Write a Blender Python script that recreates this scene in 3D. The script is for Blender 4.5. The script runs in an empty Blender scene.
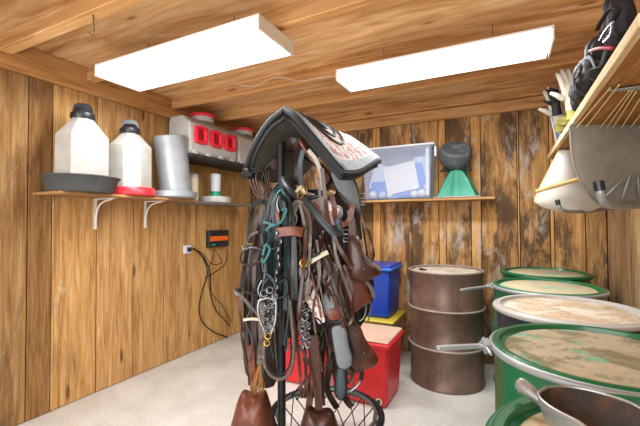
import bpy, math, random
from mathutils import Vector, Matrix, noise
random.seed(7)
V = Vector
SC = bpy.context.scene
COL = SC.collection
PI = math.pi

# ---------------------------------------------------------------- camera
F, YAW, PITCH, ROLL = 369.93, 0.46624251, 0.02127372, -0.00467853
EYE = V((0, 0, 1.28))
FWD = V((-math.sin(YAW)*math.cos(PITCH), math.cos(YAW)*math.cos(PITCH), math.sin(PITCH)))
_r = V((math.cos(YAW), math.sin(YAW), 0)); _u = _r.cross(FWD)
RT = _r*math.cos(ROLL) + _u*math.sin(ROLL)
UP = -_r*math.sin(ROLL) + _u*math.cos(ROLL)
def ray(px, py): return FWD + RT*((px-320)/F) - UP*((py-213)/F)
def at(px, py, d): return EYE + ray(px, py)*d            # point at depth d along the view axis
def hit(px, py, ax, val):                                  # point of a pixel on a real wall / shelf plane
    d = ray(px, py); return EYE + d*((val-EYE[ax])/d[ax])
def cf(x, d, z):                                           # camera-aligned horizontal frame -> world
    return V((x*math.cos(YAW) - d*math.sin(YAW), x*math.sin(YAW) + d*math.cos(YAW), z))
cam = bpy.data.cameras.new('camera'); camo = bpy.data.objects.new('camera', cam); COL.objects.link(camo)
cam.sensor_width = 36; cam.lens = F/640*36; cam.clip_start = .01
M3 = Matrix((RT, UP, -FWD)).transposed()
camo.matrix_world = Matrix.Translation(EYE) @ M3.to_4x4()
SC.camera = camo

XL, YB, XR, ZC, ZB = -2.762, 3.633, 0.712, 2.41, 2.225

# ---------------------------------------------------------------- materials
def srgb(h):
    if isinstance(h, str):
        h = h.lstrip('#'); c = [int(h[i:i+2], 16)/255 for i in (0, 2, 4)]
    else: c = [x/255 for x in h]
    return tuple(((x/12.92) if x <= .04045 else ((x+.055)/1.055)**2.4) for x in c) + (1,)
class N:
    def __init__(s, name):
        s.m = bpy.data.materials.new(name); s.m.use_nodes = True
        s.t = s.m.node_tree; s.b = s.t.nodes['Principled BSDF']
    def new(s, typ, **kw):
        n = s.t.nodes.new(typ)
        for k, v in kw.items():
            if k.startswith('i_'): n.inputs[k[2:].replace('_', ' ')].default_value = v
            else: setattr(n, k, v)
        return n
    def link(s, a, b): s.t.links.new(a, b)
    def coord(s, scale=(1, 1, 1), rot=(0, 0, 0), src='Object', loc=(0, 0, 0)):
        tc = s.new('ShaderNodeTexCoord'); mp = s.new('ShaderNodeMapping')
        mp.inputs['Scale'].default_value = scale; mp.inputs['Rotation'].default_value = rot
        mp.inputs['Location'].default_value = loc
        s.link(tc.outputs[src], mp.inputs['Vector']); return mp.outputs[0]
    def noise(s, vec, scale, detail=5, rough=.6, dist=0):
        n = s.new('ShaderNodeTexNoise'); n.inputs['Scale'].default_value = scale
        n.inputs['Detail'].default_value = detail; n.inputs['Roughness'].default_value = rough
        n.inputs['Distortion'].default_value = dist
        s.link(vec, n.inputs['Vector']); return n.outputs['Fac']
    def ramp(s, fac, stops):
        r = s.new('ShaderNodeValToRGB'); e = r.color_ramp.elements
        while len(e) < len(stops): e.new(.5)
        for k, (p, c) in zip(e, stops):
            k.position = p; k.color = srgb(c) if not isinstance(c, (int, float)) else (c, c, c, 1)
        s.link(fac, r.inputs[0]); return r.outputs[0]
    def mix(s, fac, a, b, mode='MIX'):
        n = s.new('ShaderNodeMix', data_type='RGBA', blend_type=mode)
        for v, k in ((fac, 0), (a, 6), (b, 7)):
            if isinstance(v, (int, float)): n.inputs[k].default_value = v
            elif isinstance(v, (tuple, str)): n.inputs[k].default_value = srgb(v) if isinstance(v, str) else v
            else: s.link(v, n.inputs[k])
        return n.outputs[2]
    def col(s, c):
        if isinstance(c, str): s.b.inputs['Base Color'].default_value = srgb(c)
        else: s.link(c, s.b.inputs['Base Color'])
    def bump(s, h, strength=.3, dist=.01):
        b = s.new('ShaderNodeBump'); b.inputs['Strength'].default_value = strength; b.inputs['Distance'].default_value = dist
        s.link(h, b.inputs['Height']); s.link(b.outputs[0], s.b.inputs['Normal'])
    def set(s, **kw):
        for k, v in kw.items(): s.b.inputs[k.replace('_', ' ')].default_value = v

def wood(name, dark, mid, light, axis='Z', grain=1.0, fmin=.3, rough=.75, blot=None, blot_lo=.52, blot_hi=.66, dust=None, dust_lo=.6, dust_hi=.72, tint=True, fine=1.0, knots=True):
    n = N(name)
    s = {'X': (1.2, 14, 14), 'Y': (14, 1.2, 14), 'Z': (14, 14, 1.2)}[axis]
    v = n.coord(tuple(k*grain for k in s))
    f1 = n.noise(v, 1.6, 7, .62, .9)
    c = n.ramp(f1, [(.28, dark), (.5, mid), (.72, light)])
    v2 = n.coord(tuple((k*5 if k > 5 else k*1.6)*fine for k in s))
    f2 = n.noise(v2, 2.2, 4, .6)
    c = n.mix(.45, c, n.ramp(f2, [(.35, fmin), (.62, 1.0)]), 'MULTIPLY')
    if knots:
        ks = {'X': (1.6, 6, 6), 'Y': (6, 1.6, 6), 'Z': (6, 6, 1.6)}[axis]
        vo = n.new('ShaderNodeTexVoronoi'); vo.inputs['Scale'].default_value = 1.0
        n.link(n.coord(ks), vo.inputs['Vector'])
        c = n.mix(n.ramp(vo.outputs['Distance'], [(.05, .75), (.12, 0.0)]), c, '#4a2a12')
    if blot:
        bs = {'X': (1.0, 3.5, 3.5), 'Y': (3.5, 1.0, 3.5), 'Z': (3.5, 3.5, 1.0)}[axis]
        f3 = n.noise(n.coord(bs, loc=(3, 5, 1)), 1.7, 9, .72, .6)
        at_ = n.new('ShaderNodeAttribute', attribute_name='tint')
        c = n.mix(n.mix(1.0, n.ramp(f3, [(blot_lo, 0.0), (blot_hi, .9)]), at_.outputs['Alpha'], 'MULTIPLY'), c, blot)
    if dust:
        f4 = n.noise(n.coord((5, 5, 1.6), loc=(9, 2, 4)), 1.5, 8, .75, .5)
        c = n.mix(n.ramp(f4, [(dust_lo, 0.0), (dust_hi, .75)]), c, dust)
    if tint:
        a = n.new('ShaderNodeAttribute', attribute_name='tint')
        c = n.mix(1.0, c, a.outputs['Color'], 'MULTIPLY')
    n.col(c); n.set(Roughness=rough); n.bump(f2, .35, .004); n.b.inputs['Specular IOR Level'].default_value = .15
    return n.m

def flat(name, c, rough=.5, metal=0, var=.25, vs=6, dirt=None, dl=.55, dh=.7, bump=0, sss=0, ds=3, spec=.5, coat=0):
    n = N(name)
    f = n.noise(n.coord(), vs, 6, .65)
    cc = n.mix(var, c, n.ramp(f, [(.3, .35), (.7, 1.0)]), 'MULTIPLY')
    if dirt:
        cc = n.mix(n.ramp(n.noise(n.coord(loc=(4, 4, 4)), ds, 9, .7, .4), [(dl, 0.0), (dh, .85)]), cc, dirt)
    n.col(cc); n.set(Roughness=rough, Metallic=metal); n.b.inputs['Specular IOR Level'].default_value = spec
    if sss: n.set(Subsurface_Weight=sss); n.b.inputs['Subsurface Scale'].default_value = .02
    if coat: n.set(Coat_Weight=coat)
    if bump: n.bump(f, bump, .005)
    return n.m

M = {}
M['wall_left'] = wood('plank wall left', '#93683c', '#c4975f', '#dfb984', blot='#665141', blot_lo=.53, blot_hi=.72, dust='#d6cbbb', dust_lo=.62, dust_hi=.74)
M['wall_back'] = wood('plank wall back', '#8b6038', '#c3935a', '#e0b67e', blot='#54402f', blot_lo=.44, blot_hi=.55, dust='#bcb2a7', dust_lo=.52, dust_hi=.63)
M['wall_right'] = wood('plank wall right', '#9c7650', '#c9a578', '#e2c79d', blot='#6d5a48', blot_lo=.5, blot_hi=.66)
M['joist'] = wood('joist timber', '#a27143', '#cf9f68', '#e8c292', axis='X', rough=.7, grain=.6, fmin=.7)
M['ledger_y'] = wood('ledger timber', '#966639', '#bf8c56', '#d9ab74', axis='Y', rough=.7, grain=.7, fmin=.6)
M['shelf_y'] = wood('shelf timber side', '#86603c', '#ab7d52', '#c69c6e', axis='Y', rough=.7, tint=False)
M['shelf_x'] = wood('shelf timber back', '#9c7045', '#c1945f', '#d9b483', axis='X', rough=.7, tint=False)
M['shelf_under'] = wood('shelf board', '#8a5a30', '#ab7743', '#c4925a', axis='Y', rough=.7, tint=False, knots=False)
M['pale_wood'] = wood('pale wood', '#cfa878', '#e6c698', '#f3dcb6', axis='Y', tint=False, knots=False)

def plywood():
    n = N('ceiling plywood')
    v = n.coord((.45, 2.6, 2)); f = n.noise(v, 2.2, 5, .55, 2.2)
    w = n.new('ShaderNodeTexWave', wave_type='BANDS', bands_direction='Y'); w.inputs['Scale'].default_value = 2.6
    w.inputs['Distortion'].default_value = 9; w.inputs['Detail'].default_value = 3; w.inputs['Detail Scale'].default_value = .9
    n.link(n.coord((.5, 1.3, 1)), w.inputs['Vector'])
    c = n.ramp(f, [(.3, '#b9844e'), (.5, '#deb17c'), (.7, '#f0cfa2')])
    c = n.mix(.3, c, n.ramp(w.outputs['Fac'], [(.0, .5), (.35, 1.0)]), 'MULTIPLY')
    vo = n.new('ShaderNodeTexVoronoi'); vo.inputs['Scale'].default_value = 1.0
    n.link(n.coord((1.6, 5, 1), loc=(.3, .4, 0)), vo.inputs['Vector'])
    c = n.mix(n.ramp(vo.outputs['Distance'], [(.05, .7), (.1, 0.0)]), c, '#5e3212')
    a = n.new('ShaderNodeAttribute', attribute_name='tint')
    c = n.mix(1.0, c, a.outputs['Color'], 'MULTIPLY')
    n.col(c); n.set(Roughness=.8); n.b.inputs['Specular IOR Level'].default_value = .15; return n.m
M['ply'] = plywood()

def concrete():
    n = N('concrete floor')
    f = n.noise(n.coord(), 1.3, 8, .65, .3)
    c = n.ramp(f, [(.3, '#b3ada3'), (.5, '#cdc8bf'), (.7, '#dfdbd3')])
    g = n.noise(n.coord(), 45, 4, .7)
    c = n.mix(.35, c, n.ramp(g, [(.3, .6), (.6, 1.0)]), 'MULTIPLY')
    h = n.noise(n.coord(loc=(2, 7, 0)), 3.2, 8, .75, 1)
    c = n.mix(n.ramp(h, [(.58, 0.0), (.72, .5)]), c, '#cdb898')
    vo = n.new('ShaderNodeTexVoronoi'); vo.inputs['Scale'].default_value = 26
    n.link(n.coord(), vo.inputs['Vector'])
    k = n.noise(n.coord(loc=(1, 1, 0)), 2.0, 3)
    c = n.mix(n.mix(1.0, n.ramp(vo.outputs['Distance'], [(.08, .8), (.13, 0.0)]), n.ramp(k, [(.55, 0.0), (.6, 1.0)]), 'MULTIPLY'), c, '#8d7752')
    n.col(c); n.set(Roughness=.72); n.bump(g, .2, .004); return n.m
M['concrete'] = concrete()

def lid_mat(name, base, a, b, lo=.5, hi=.6):
    n = N(name)
    f = n.noise(n.coord(loc=(1.3, .4, 0)), 5, 9, .72, .5)
    c = n.ramp(f, [(.3, base), (.7, base)])
    c = n.mix(n.ramp(f, [(lo, 0.0), (hi, .8)]), c, a)
    g = n.noise(n.coord(loc=(5.3, 2.4, 0)), 3.2, 8, .7, .8)
    c = n.mix(n.ramp(g, [(.51, 0.0), (.58, .85)]), c, b)
    k = n.noise(n.coord(), 40, 3, .6)
    c = n.mix(.3, c, n.ramp(k, [(.3, .5), (.6, 1.0)]), 'MULTIPLY')
    n.col(c); n.set(Roughness=.85); return n.m
M['lid_dust'] = lid_mat('dusty drum lid', '#bfae8c', '#8fae94', '#a07c55', .5, .58)
M['lid_tan'] = lid_mat('tan dusty drum lid', '#c2ab8c', '#dcd3c4', '#a07c58', .48, .56)
M['lid_green'] = lid_mat('dusty lid with green paint', '#b0a083', '#6b5f3c', '#46b48c', .49, .57)
M['lid_brown'] = lid_mat('pale dusty drum top', '#d0c4b4', '#a08a6e', '#e5ddd2')
M['green_paint'] = flat('green drum paint', '#07663c', .32, 0, .35, 5, dirt='#2f9b6d', dl=.6, dh=.8, coat=.2)
M['green_dark'] = flat('dark green drum paint', '#0a5236', .35, 0, .3, 5)
M['black_drum'] = flat('dark drum paint', '#26313a', .4, 0, .3, 5, dirt='#6c6e70', dl=.6, dh=.75)
M['ring'] = flat('galvanised ring', '#a3a7a8', .42, .4, .25, 9, dirt='#8a8178', dl=.6, dh=.72, ds=8)
M['white_ring'] = flat('white painted ring', '#bcb8b3', .5, .1, .2, 9, dirt='#8a7f74', dl=.6, dh=.72, ds=8)
def rust():
    n = N('brown drum paint')
    f = n.noise(n.coord((1, 1, .8)), 3.5, 9, .7, .3)
    c = n.ramp(f, [(.3, '#4f3a31'), (.5, '#725a4e'), (.7, '#91786b')])
    g = n.noise(n.coord(loc=(3, 3, 3)), 5, 9, .75)
    c = n.mix(n.ramp(g, [(.56, 0.0), (.72, .7)]), c, '#8c5c3a')
    n.col(c); n.set(Roughness=.42, Metallic=.35); return n.m
M['brown_drum'] = rust()
M['drum_dust'] = flat('dusty rib steel', '#a89a8e', .6, .2, .35, 9)
M['galv'] = flat('galvanised sheet', '#bcc1c6', .38, .4, .3, 9, dirt='#9aa0a4', dl=.55, dh=.7)
M['galv_dull'] = flat('dull galvanised pan', '#a9b2b6', .5, .4, .25, 9)
M['alu'] = flat('cast aluminium', '#aaa9a8', .4, .7, .35, 22, dirt='#6e655b', dl=.5, dh=.7, ds=14, bump=.15)
M['scoop_in'] = flat('dusty scoop inside', '#3f3630', .85, 0, .6, 18, dirt='#593a1e', dl=.48, dh=.58, ds=14, bump=.3)
M['poly'] = flat('translucent white plastic', '#bfbdb6', .35, 0, .35, 9, dirt='#a9a18c', dl=.5, dh=.72, ds=6, sss=.15)
M['cap_black'] = flat('black plastic', '#202329', .35, 0, .2, 12)
M['pan_grey'] = flat('grey rubber pan', '#4a4d4e', .6, 0, .3, 14, dirt='#6b6c69', dl=.5, dh=.72)
M['red'] = flat('red plastic', '#d8232a', .35, 0, .12, 5)
M['red_bright'] = flat('bright red plastic', '#e8323c', .35, 0, .1, 5)
M['red_port'] = flat('red port plastic', '#ef2f45', .35, 0, .1, 5)
M['red_deep'] = flat('shaded red plastic', '#a8182a', .45, 0, .1, 5)
M['box_grey'] = flat('pale grey plastic', '#c4c3be', .5, 0, .2, 8, dirt='#9a9791', dl=.58, dh=.75)
M['black_shelf'] = flat('dark shelf', '#35363a', .55, 0, .3, 8)
M['grey_shelf'] = flat('grey shelf', '#77746f', .55, 0, .4, 12)
M['white_metal'] = flat('white bracket', '#e4e1da', .4, 0, .1, 8)
M['white_plastic'] = flat('white plastic', '#dfe0e6', .4, 0, .1, 8)
M['cream'] = flat('cream plastic', '#e8dfba', .45, 0, .1, 8)
M['green_plastic'] = flat('green plastic', '#10a074', .35, 0, .15, 8)
M['green_feeder'] = flat('green feeder', '#128a6a', .4, .1, .35, 7, dirt='#5fb39b', dl=.55, dh=.7, ds=7)
M['feeder_top'] = flat('dusty rubber cover', '#596164', .65, 0, .5, 14, dirt='#7d8483', dl=.5, dh=.66, ds=9, bump=.4)
M['blue'] = flat('blue plastic', '#0f3fae', .35, 0, .15, 5)
M['blue_rim'] = flat('bright blue plastic', '#2a6bd0', .35, 0, .1, 5)
M['yellow'] = flat('yellow plastic', '#dcc640', .4, 0, .15, 5)
M['orange'] = flat('orange plastic', '#ee6a1e', .4, 0, .1, 5)
M['lid_feed'] = flat('dusty red bin lid', '#d9b79e', .7, 0, .2, 12, dirt='#cc7f68', dl=.55, dh=.75, ds=5)
M['chrome'] = flat('bright steel', '#7c8084', .3, .85, .25, 15)
M['brass'] = flat('brass', '#b8924a', .35, .8, .3, 15)
M['tube_black'] = flat('black steel tube', '#23272b', .38, .4, .3, 10)
M['tube_grey'] = flat('grey steel tube', '#74797e', .35, .6, .3, 14)
M['cable'] = flat('dark cable', '#1d1916', .8, spec=.2)
M['cable_mid'] = flat('brown cable', '#4a3a2c', .8, spec=.2)
M['cable_white'] = flat('pale cable', '#cfc5b4', .6)
M['paper'] = flat('paper', '#e3e1dc', .8, 0, .08, 12)
M['leather'] = flat('brown leather', '#45241a', .42, 0, .4, 16, dirt='#7d4a33', dl=.5, dh=.75, ds=9, bump=.2, coat=.15)
M['leather_red'] = flat('red brown leather', '#6a3524', .45, 0, .35, 16, dirt='#a5674a', dl=.52, dh=.75, ds=9, bump=.2)
M['leather_dark'] = flat('dark brown leather', '#341f18', .42, 0, .45, 16, dirt='#57382b', dl=.55, dh=.75, ds=9, bump=.2)
M['leather_black'] = flat('black leather', '#17171a', .7, 0, .4, 16, dirt='#3a3b40', dl=.55, dh=.75, ds=12)
M['leather_grey'] = flat('weathered grey brown leather', '#5f544c', .55, 0, .4, 16, dirt='#988c82', dl=.5, dh=.7, ds=12)
M['rope_teal'] = flat('dark teal strap', '#10282f', .5, 0, .4, 20, dirt='#2f6a70', dl=.58, dh=.75, ds=14)
M['rope_aqua'] = flat('aqua strap', '#2f6e70', .5, 0, .3, 20)
M['fleece'] = flat('grey fleece lining', '#4d4a41', .9, 0, .4, 30, dirt='#454138', dl=.5, dh=.7, bump=.6)
M['pad_grey'] = flat('slate pad binding', '#515b62', .6, 0, .3, 20, dirt='#3f464b', dl=.5, dh=.65, ds=12)
M['pad_black'] = flat('black pad binding', '#1d2023', .6, 0, .3, 20)
M['felt_grey'] = flat('grey stirrup leather', '#7f868a', .6, 0, .3, 18, dirt='#5c6266', dl=.52, dh=.7, ds=10)
M['hair'] = flat('horse hair', '#a3713f', .6, 0, .5, 30)
M['canvas'] = flat('off white canvas', '#cdc6b4', .8, 0, .25, 16, dirt='#a99d83', dl=.55, dh=.7, ds=9)
M['glove_yel'] = flat('olive yellow cloth', '#a8a551', .8, 0, .3, 16)
M['cloth_blue'] = flat('pale blue cloth', '#c5d0e6', .8, 0, .2, 12)
M['zinc'] = flat('grey galvanised tub', '#8a867c', .5, .45, .3, 6, dirt='#aca79b', dl=.45, dh=.7, ds=2.5, bump=.1)
M['white_shovel'] = flat('worn white plastic', '#d6d1c6', .5, 0, .15, 8, dirt='#b09a7c', dl=.6, dh=.74, ds=6)
M['dowel'] = wood('dowel wood', '#c39452', '#ddb275', '#eccb95', axis='X', tint=False, knots=False)
M['straw'] = flat('bamboo tine', '#e2c98e', .6, 0, .2, 20)
M['ply_end'] = flat('end plate', '#b9a98f', .6, 0, .1)
def pad_mat():
    n = N('patterned saddle blanket')
    v = n.coord((1, 1, 1))
    w = n.new('ShaderNodeTexWave', wave_type='BANDS', bands_direction='DIAGONAL'); w.inputs['Scale'].default_value = 9
    w.inputs['Distortion'].default_value = 7; w.inputs['Detail'].default_value = 2; w.inputs['Detail Scale'].default_value = 3
    n.link(v, w.inputs['Vector'])
    c = n.mix(n.ramp(w.outputs['Fac'], [(.78, 0.0), (.88, .8)]), '#d9d2cd', '#a04a4c')
    f = n.noise(v, 24, 5, .7)
    c = n.mix(n.ramp(f, [(.56, 0.0), (.64, .75)]), c, '#8a6466')
    g = n.noise(n.coord(loc=(3, 1, 1)), 12, 4, .6)
    c = n.mix(n.ramp(g, [(.6, 0.0), (.68, .7)]), c, '#5a5258')
    n.col(c); n.set(Roughness=.9); n.bump(f, .5, .004); return n.m
M['blanket'] = pad_mat()
def emit(name, strength):
    n = N(name)
    w = n.new('ShaderNodeTexGradient'); 
    e = n.b; e.inputs['Base Color'].default_value = (.9, .93, .97, 1)
    e.inputs['Emission Color'].default_value = (.93, .97, 1, 1); e.inputs['Emission Strength'].default_value = strength
    return n.m
M['diffuser'] = emit('lamp diffuser', 1.0)
M['lamp_white'] = flat('lamp housing', '#e2ddd2', .4, 0, .05)
def clear():
    n = N('clear bin plastic')
    n.set(Roughness=.25, Alpha=.36); n.b.inputs['Base Color'].default_value = srgb('#bccbe6'); n.b.inputs['Specular IOR Level'].default_value = .25; return n.m
M['clear'] = clear()

# ---------------------------------------------------------------- mesh builder
def spl(pts, n=6, closed=False):
    P = [V(p) for p in pts]; out = []; L = len(P)
    if L < 3 and not closed: return P
    for i in range(L if closed else L-1):
        if closed: a, b, c, d = P[i-1], P[i], P[(i+1) % L], P[(i+2) % L]
        else: a, b, c, d = P[max(i-1, 0)], P[i], P[i+1], P[min(i+2, L-1)]
        for k in range(n):
            t = k/n
            out.append(.5*((2*b) + (c-a)*t + (2*a-5*b+4*c-d)*t*t + (3*b-a-3*c+d)*t**3))
    if not closed: out.append(P[-1])
    return out
class MB:
    def __init__(s): s.v = []; s.f = []; s.t = []
    def add(s, vs, fs, tint=(1, 1, 1, 1)):
        o = len(s.v); s.v += [V(a) for a in vs]
        for f in fs: s.f.append([i+o for i in f]); s.t.append(tint)
        return s
    def box(s, x0, x1, y0, y1, z0, z1, tint=(1, 1, 1, 1)):
        return s.obox(((x0+x1)/2, (y0+y1)/2, (z0+z1)/2), (V((1, 0, 0)), V((0, 1, 0)), V((0, 0, 1))), ((x1-x0)/2, (y1-y0)/2, (z1-z0)/2), tint)
    def obox(s, c, ax, h, tint=(1, 1, 1, 1), top=1.0):
        c = V(c); vs = []
        for k in (-1, 1):
            q = top if k > 0 else 1.0
            for i, j in ((-1, -1), (1, -1), (1, 1), (-1, 1)):
                vs.append(c + ax[0]*(i*h[0]*q) + ax[1]*(j*h[1]*q) + ax[2]*(k*h[2]))
        return s.add(vs, [(3, 2, 1, 0), (4, 5, 6, 7), (0, 1, 5, 4), (1, 2, 6, 5), (2, 3, 7, 6), (3, 0, 4, 7)], tint)
    def tube(s, pts, r, seg=8, closed=False, flat=1.0, ref=None):
        P = [V(p) for p in pts]; n = len(P); R = r if isinstance(r, (list, tuple)) else [r]*n
        up = V(ref) if ref is not None else None; vs = []; fs = []
        prev = None
        for i in range(n):
            t = (P[(i+1) % n]-P[i-1]) if closed else (P[min(i+1, n-1)]-P[max(i-1, 0)])
            if t.length < 1e-9: t = V((0, 0, 1))
            t.normalize()
            if prev is None:
                a = up if up is not None and abs(up.normalized().dot(t)) < .98 else (V((0, 0, 1)) if abs(t.z) < .9 else V((1, 0, 0)))
            else: a = prev
            a = (a - t*a.dot(t))
            if a.length < 1e-6: a = t.orthogonal()
            a.normalize(); prev = a; b = t.cross(a)
            for k in range(seg):
                th = 2*PI*k/seg; vs.append(P[i] + (a*math.cos(th)*flat + b*math.sin(th))*R[i])
        for i in range(n if closed else n-1):
            j = (i+1) % n
            for k in range(seg):
                m = (k+1) % seg; fs.append((i*seg+k, i*seg+m, j*seg+m, j*seg+k))
        if not closed:
            fs.append(tuple(range(seg-1, -1, -1))); fs.append(tuple((n-1)*seg+k for k in range(seg)))
        return s.add(vs, fs)
    def lathe(s, prof, c=(0, 0, 0), seg=32, rot=None, ang=0, tint=(1, 1, 1, 1), sq=(1, 1)):
        c = V(c); vs = []; fs = []
        for r, z in prof:
            for k in range(seg):
                th = 2*PI*k/seg + ang; p = V((r*math.cos(th)*sq[0], r*math.sin(th)*sq[1], z))
                if rot is not None: p = rot @ p
                vs.append(c+p)
        for i in range(len(prof)-1):
            for k in range(seg):
                m = (k+1) % seg; fs.append((i*seg+k, i*seg+m, (i+1)*seg+m, (i+1)*seg+k))
        if prof[0][0] > 1e-6: fs.append(tuple(range(seg-1, -1, -1)))
        if prof[-1][0] > 1e-6: fs.append(tuple((len(prof)-1)*seg+k for k in range(seg)))
        return s.add(vs, fs, tint)
    def ribbon(s, pts, w, th=.003, n=None, twist=0):
        P = [V(p) for p in pts]; L = len(P); W = w if isinstance(w, (list, tuple)) else [w]*L; vs = []; fs = []
        for i in range(L):
            t = (P[min(i+1, L-1)]-P[max(i-1, 0)]).normalized()
            nn = V(n) if n is not None else (EYE-P[i]).normalized()
            if twist: nn = Matrix.Rotation(twist*math.sin(i*.45), 3, t) @ nn
            sd = t.cross(nn)
            if sd.length < 1e-5: sd = t.orthogonal()
            sd.normalize(); nn = sd.cross(t).normalized()
            for a, b in ((-1, -1), (1, -1), (1, 1), (-1, 1)): vs.append(P[i]+sd*(a*W[i]/2)+nn*(b*th/2))
        for i in range(L-1):
            for k in range(4):
                m = (k+1) % 4; fs.append((i*4+k, i*4+m, i*4+4+m, i*4+4+k))
        fs.append((3, 2, 1, 0)); e = (L-1)*4; fs.append((e, e+1, e+2, e+3))
        return s.add(vs, fs)
    def sheet(s, grid, th=0.0):
        n, m = len(grid), len(grid[0])
        def nrm(i, j):
            a = grid[min(i+1, n-1)][j]-grid[max(i-1, 0)][j]; b = grid[i][min(j+1, m-1)]-grid[i][max(j-1, 0)]
            k = a.cross(b); return k.normalized() if k.length > 1e-9 else V((0, 0, 1))
        top = [[V(grid[i][j]) + nrm(i, j)*(th/2) for j in range(m)] for i in range(n)]
        vs = [p for r in top for p in r]; fs = [(i*m+j, (i+1)*m+j, (i+1)*m+j+1, i*m+j+1) for i in range(n-1) for j in range(m-1)]
        if th:
            o = n*m; vs += [V(grid[i][j]) - nrm(i, j)*(th/2) for i in range(n) for j in range(m)]
            fs += [(o+i*m+j, o+i*m+j+1, o+(i+1)*m+j+1, o+(i+1)*m+j) for i in range(n-1) for j in range(m-1)]
            ed = [(i, 0) for i in range(n)] + [(n-1, j) for j in range(1, m)] + [(i, m-1) for i in range(n-2, -1, -1)] + [(0, j) for j in range(m-2, 0, -1)]
            ids = [i*m+j for i, j in ed]
            for a, b in zip(ids, ids[1:]+ids[:1]): fs.append((a, a+o, b+o, b))
        return s.add(vs, fs)
    def poly(s, outline, th, n, puff=0.0, c=None):
        """flat leather piece: outline points (world), extruded along n, optionally domed"""
        P = [V(p) for p in outline]; n = V(n).normalized(); L = len(P); cen = sum(P, V())/L if c is None else V(c)
        vs = [p+n*(th/2) for p in P] + [p-n*(th/2) for p in P]
        rings = [(.8, .6), (.5, .9)]
        for q, h in rings: vs += [cen+(p-cen)*q+n*(th/2+puff*h) for p in P]
        vs += [cen+n*(th/2+puff), cen-n*(th/2)]
        fs = []
        for i in range(L):
            j = (i+1) % L
            fs.append((i+L, j+L, j, i)); fs.append((i, j, 2*L+j, 2*L+i)); fs.append((2*L+i, 2*L+j, 3*L+j, 3*L+i))
            fs.append((3*L+i, 3*L+j, 4*L)); fs.append((j+L, i+L, 4*L+1))
        return s.add(vs, fs)
    def ell(s, c, r, rot=None, seg=16, rings=10, lump=0.0, ls=6):
        c = V(c); vs = []; fs = []
        for i in range(rings+1):
            ph = PI*i/rings
            for k in range(seg):
                th = 2*PI*k/seg; p = V((math.sin(ph)*math.cos(th), math.sin(ph)*math.sin(th), math.cos(ph)))
                q = V((p.x*r[0], p.y*r[1], p.z*r[2]))
                if lump: q *= 1+lump*noise.noise(p*ls*.3+c*ls)
                if rot is not None: q = rot @ q
                vs.append(c+q)
        for i in range(rings):
            for k in range(seg):
                m = (k+1) % seg; fs.append((i*seg+k, (i+1)*seg+k, (i+1)*seg+m, i*seg+m))
        return s.add(vs, fs)
    def build(s, name, mat, parent=None, org=None, smooth=True, bevel=0, bseg=2, remesh=0, subd=0, ang=40):
        if org is None: org = parent_world(parent) if parent is not None else V((0, 0, 0))
        me = bpy.data.meshes.new(name)
        me.from_pydata([p-org for p in s.v], [], s.f); me.update()
        at_ = me.color_attributes.new('tint', 'FLOAT_COLOR', 'CORNER')
        li = 0; buf = []
        for pl in me.polygons:
            t = s.t[pl.index]
            for _ in range(pl.loop_total): buf += list(t) if len(t) == 4 else list(t)+[1]
        at_.data.foreach_set('color', buf)
        me.materials.append(M[mat] if isinstance(mat, str) else mat)
        o = bpy.data.objects.new(name, me); COL.objects.link(o)
        if parent is None: o.location = org
        else: o.parent = parent
        if smooth:
            me.polygons.foreach_set('use_smooth', [True]*len(me.polygons))
            try: me.set_sharp_from_angle(angle=math.radians(ang))
            except Exception: pass
        if remesh:
            r = o.modifiers.new('r', 'REMESH'); r.mode = 'VOXEL'; r.voxel_size = remesh; r.use_smooth_shade = True
            q = o.modifiers.new('s', 'SMOOTH'); q.iterations = 3
        if bevel:
            b = o.modifiers.new('b', 'BEVEL'); b.width = bevel; b.segments = bseg; b.limit_method = 'ANGLE'; b.angle_limit = math.radians(35)
        if subd:
            b = o.modifiers.new('d', 'SUBSURF'); b.levels = subd; b.render_levels = subd
        return o
ORG = {}
def parent_world(p):
    w = V((0, 0, 0))
    while p is not None: w += V(p.location); p = p.parent
    return w
def thing(name, label, cat, loc, group=None):
    o = bpy.data.objects.new(name, None); COL.objects.link(o); o.location = V(loc); o.empty_display_size = .05
    return tag(o, label, cat, group)
def tag(o, label, cat, group=None, kind=None):
    o['label'] = label; o['category'] = cat
    if group: o['group'] = group
    if kind: o['kind'] = kind
    return o
def struct(o): o['kind'] = 'structure'; return o
def lab(o, l): o['label'] = l; return o
def rotT(zdir, x=None):
    z = V(zdir).normalized(); a = V(x) if x is not None else (V((1, 0, 0)) if abs(z.x) < .9 else V((0, 1, 0)))
    a = (a - z*a.dot(z)).normalized(); return Matrix((a, z.cross(a), z)).transposed()
# ================================================================ room shell
def tn(lo=.85, hi=1.1, a=1.0, warm=0):
    k = random.uniform(lo, hi); return (k, k*random.uniform(.96, 1.02)-warm*.03, k*random.uniform(.9, 1.03)-warm*.05, a)
b = MB(); b.box(XL-.06, XR+.06, -1.6, YB+.06, -.08, 0); struct(b.build('floor', 'concrete', smooth=False))
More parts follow.
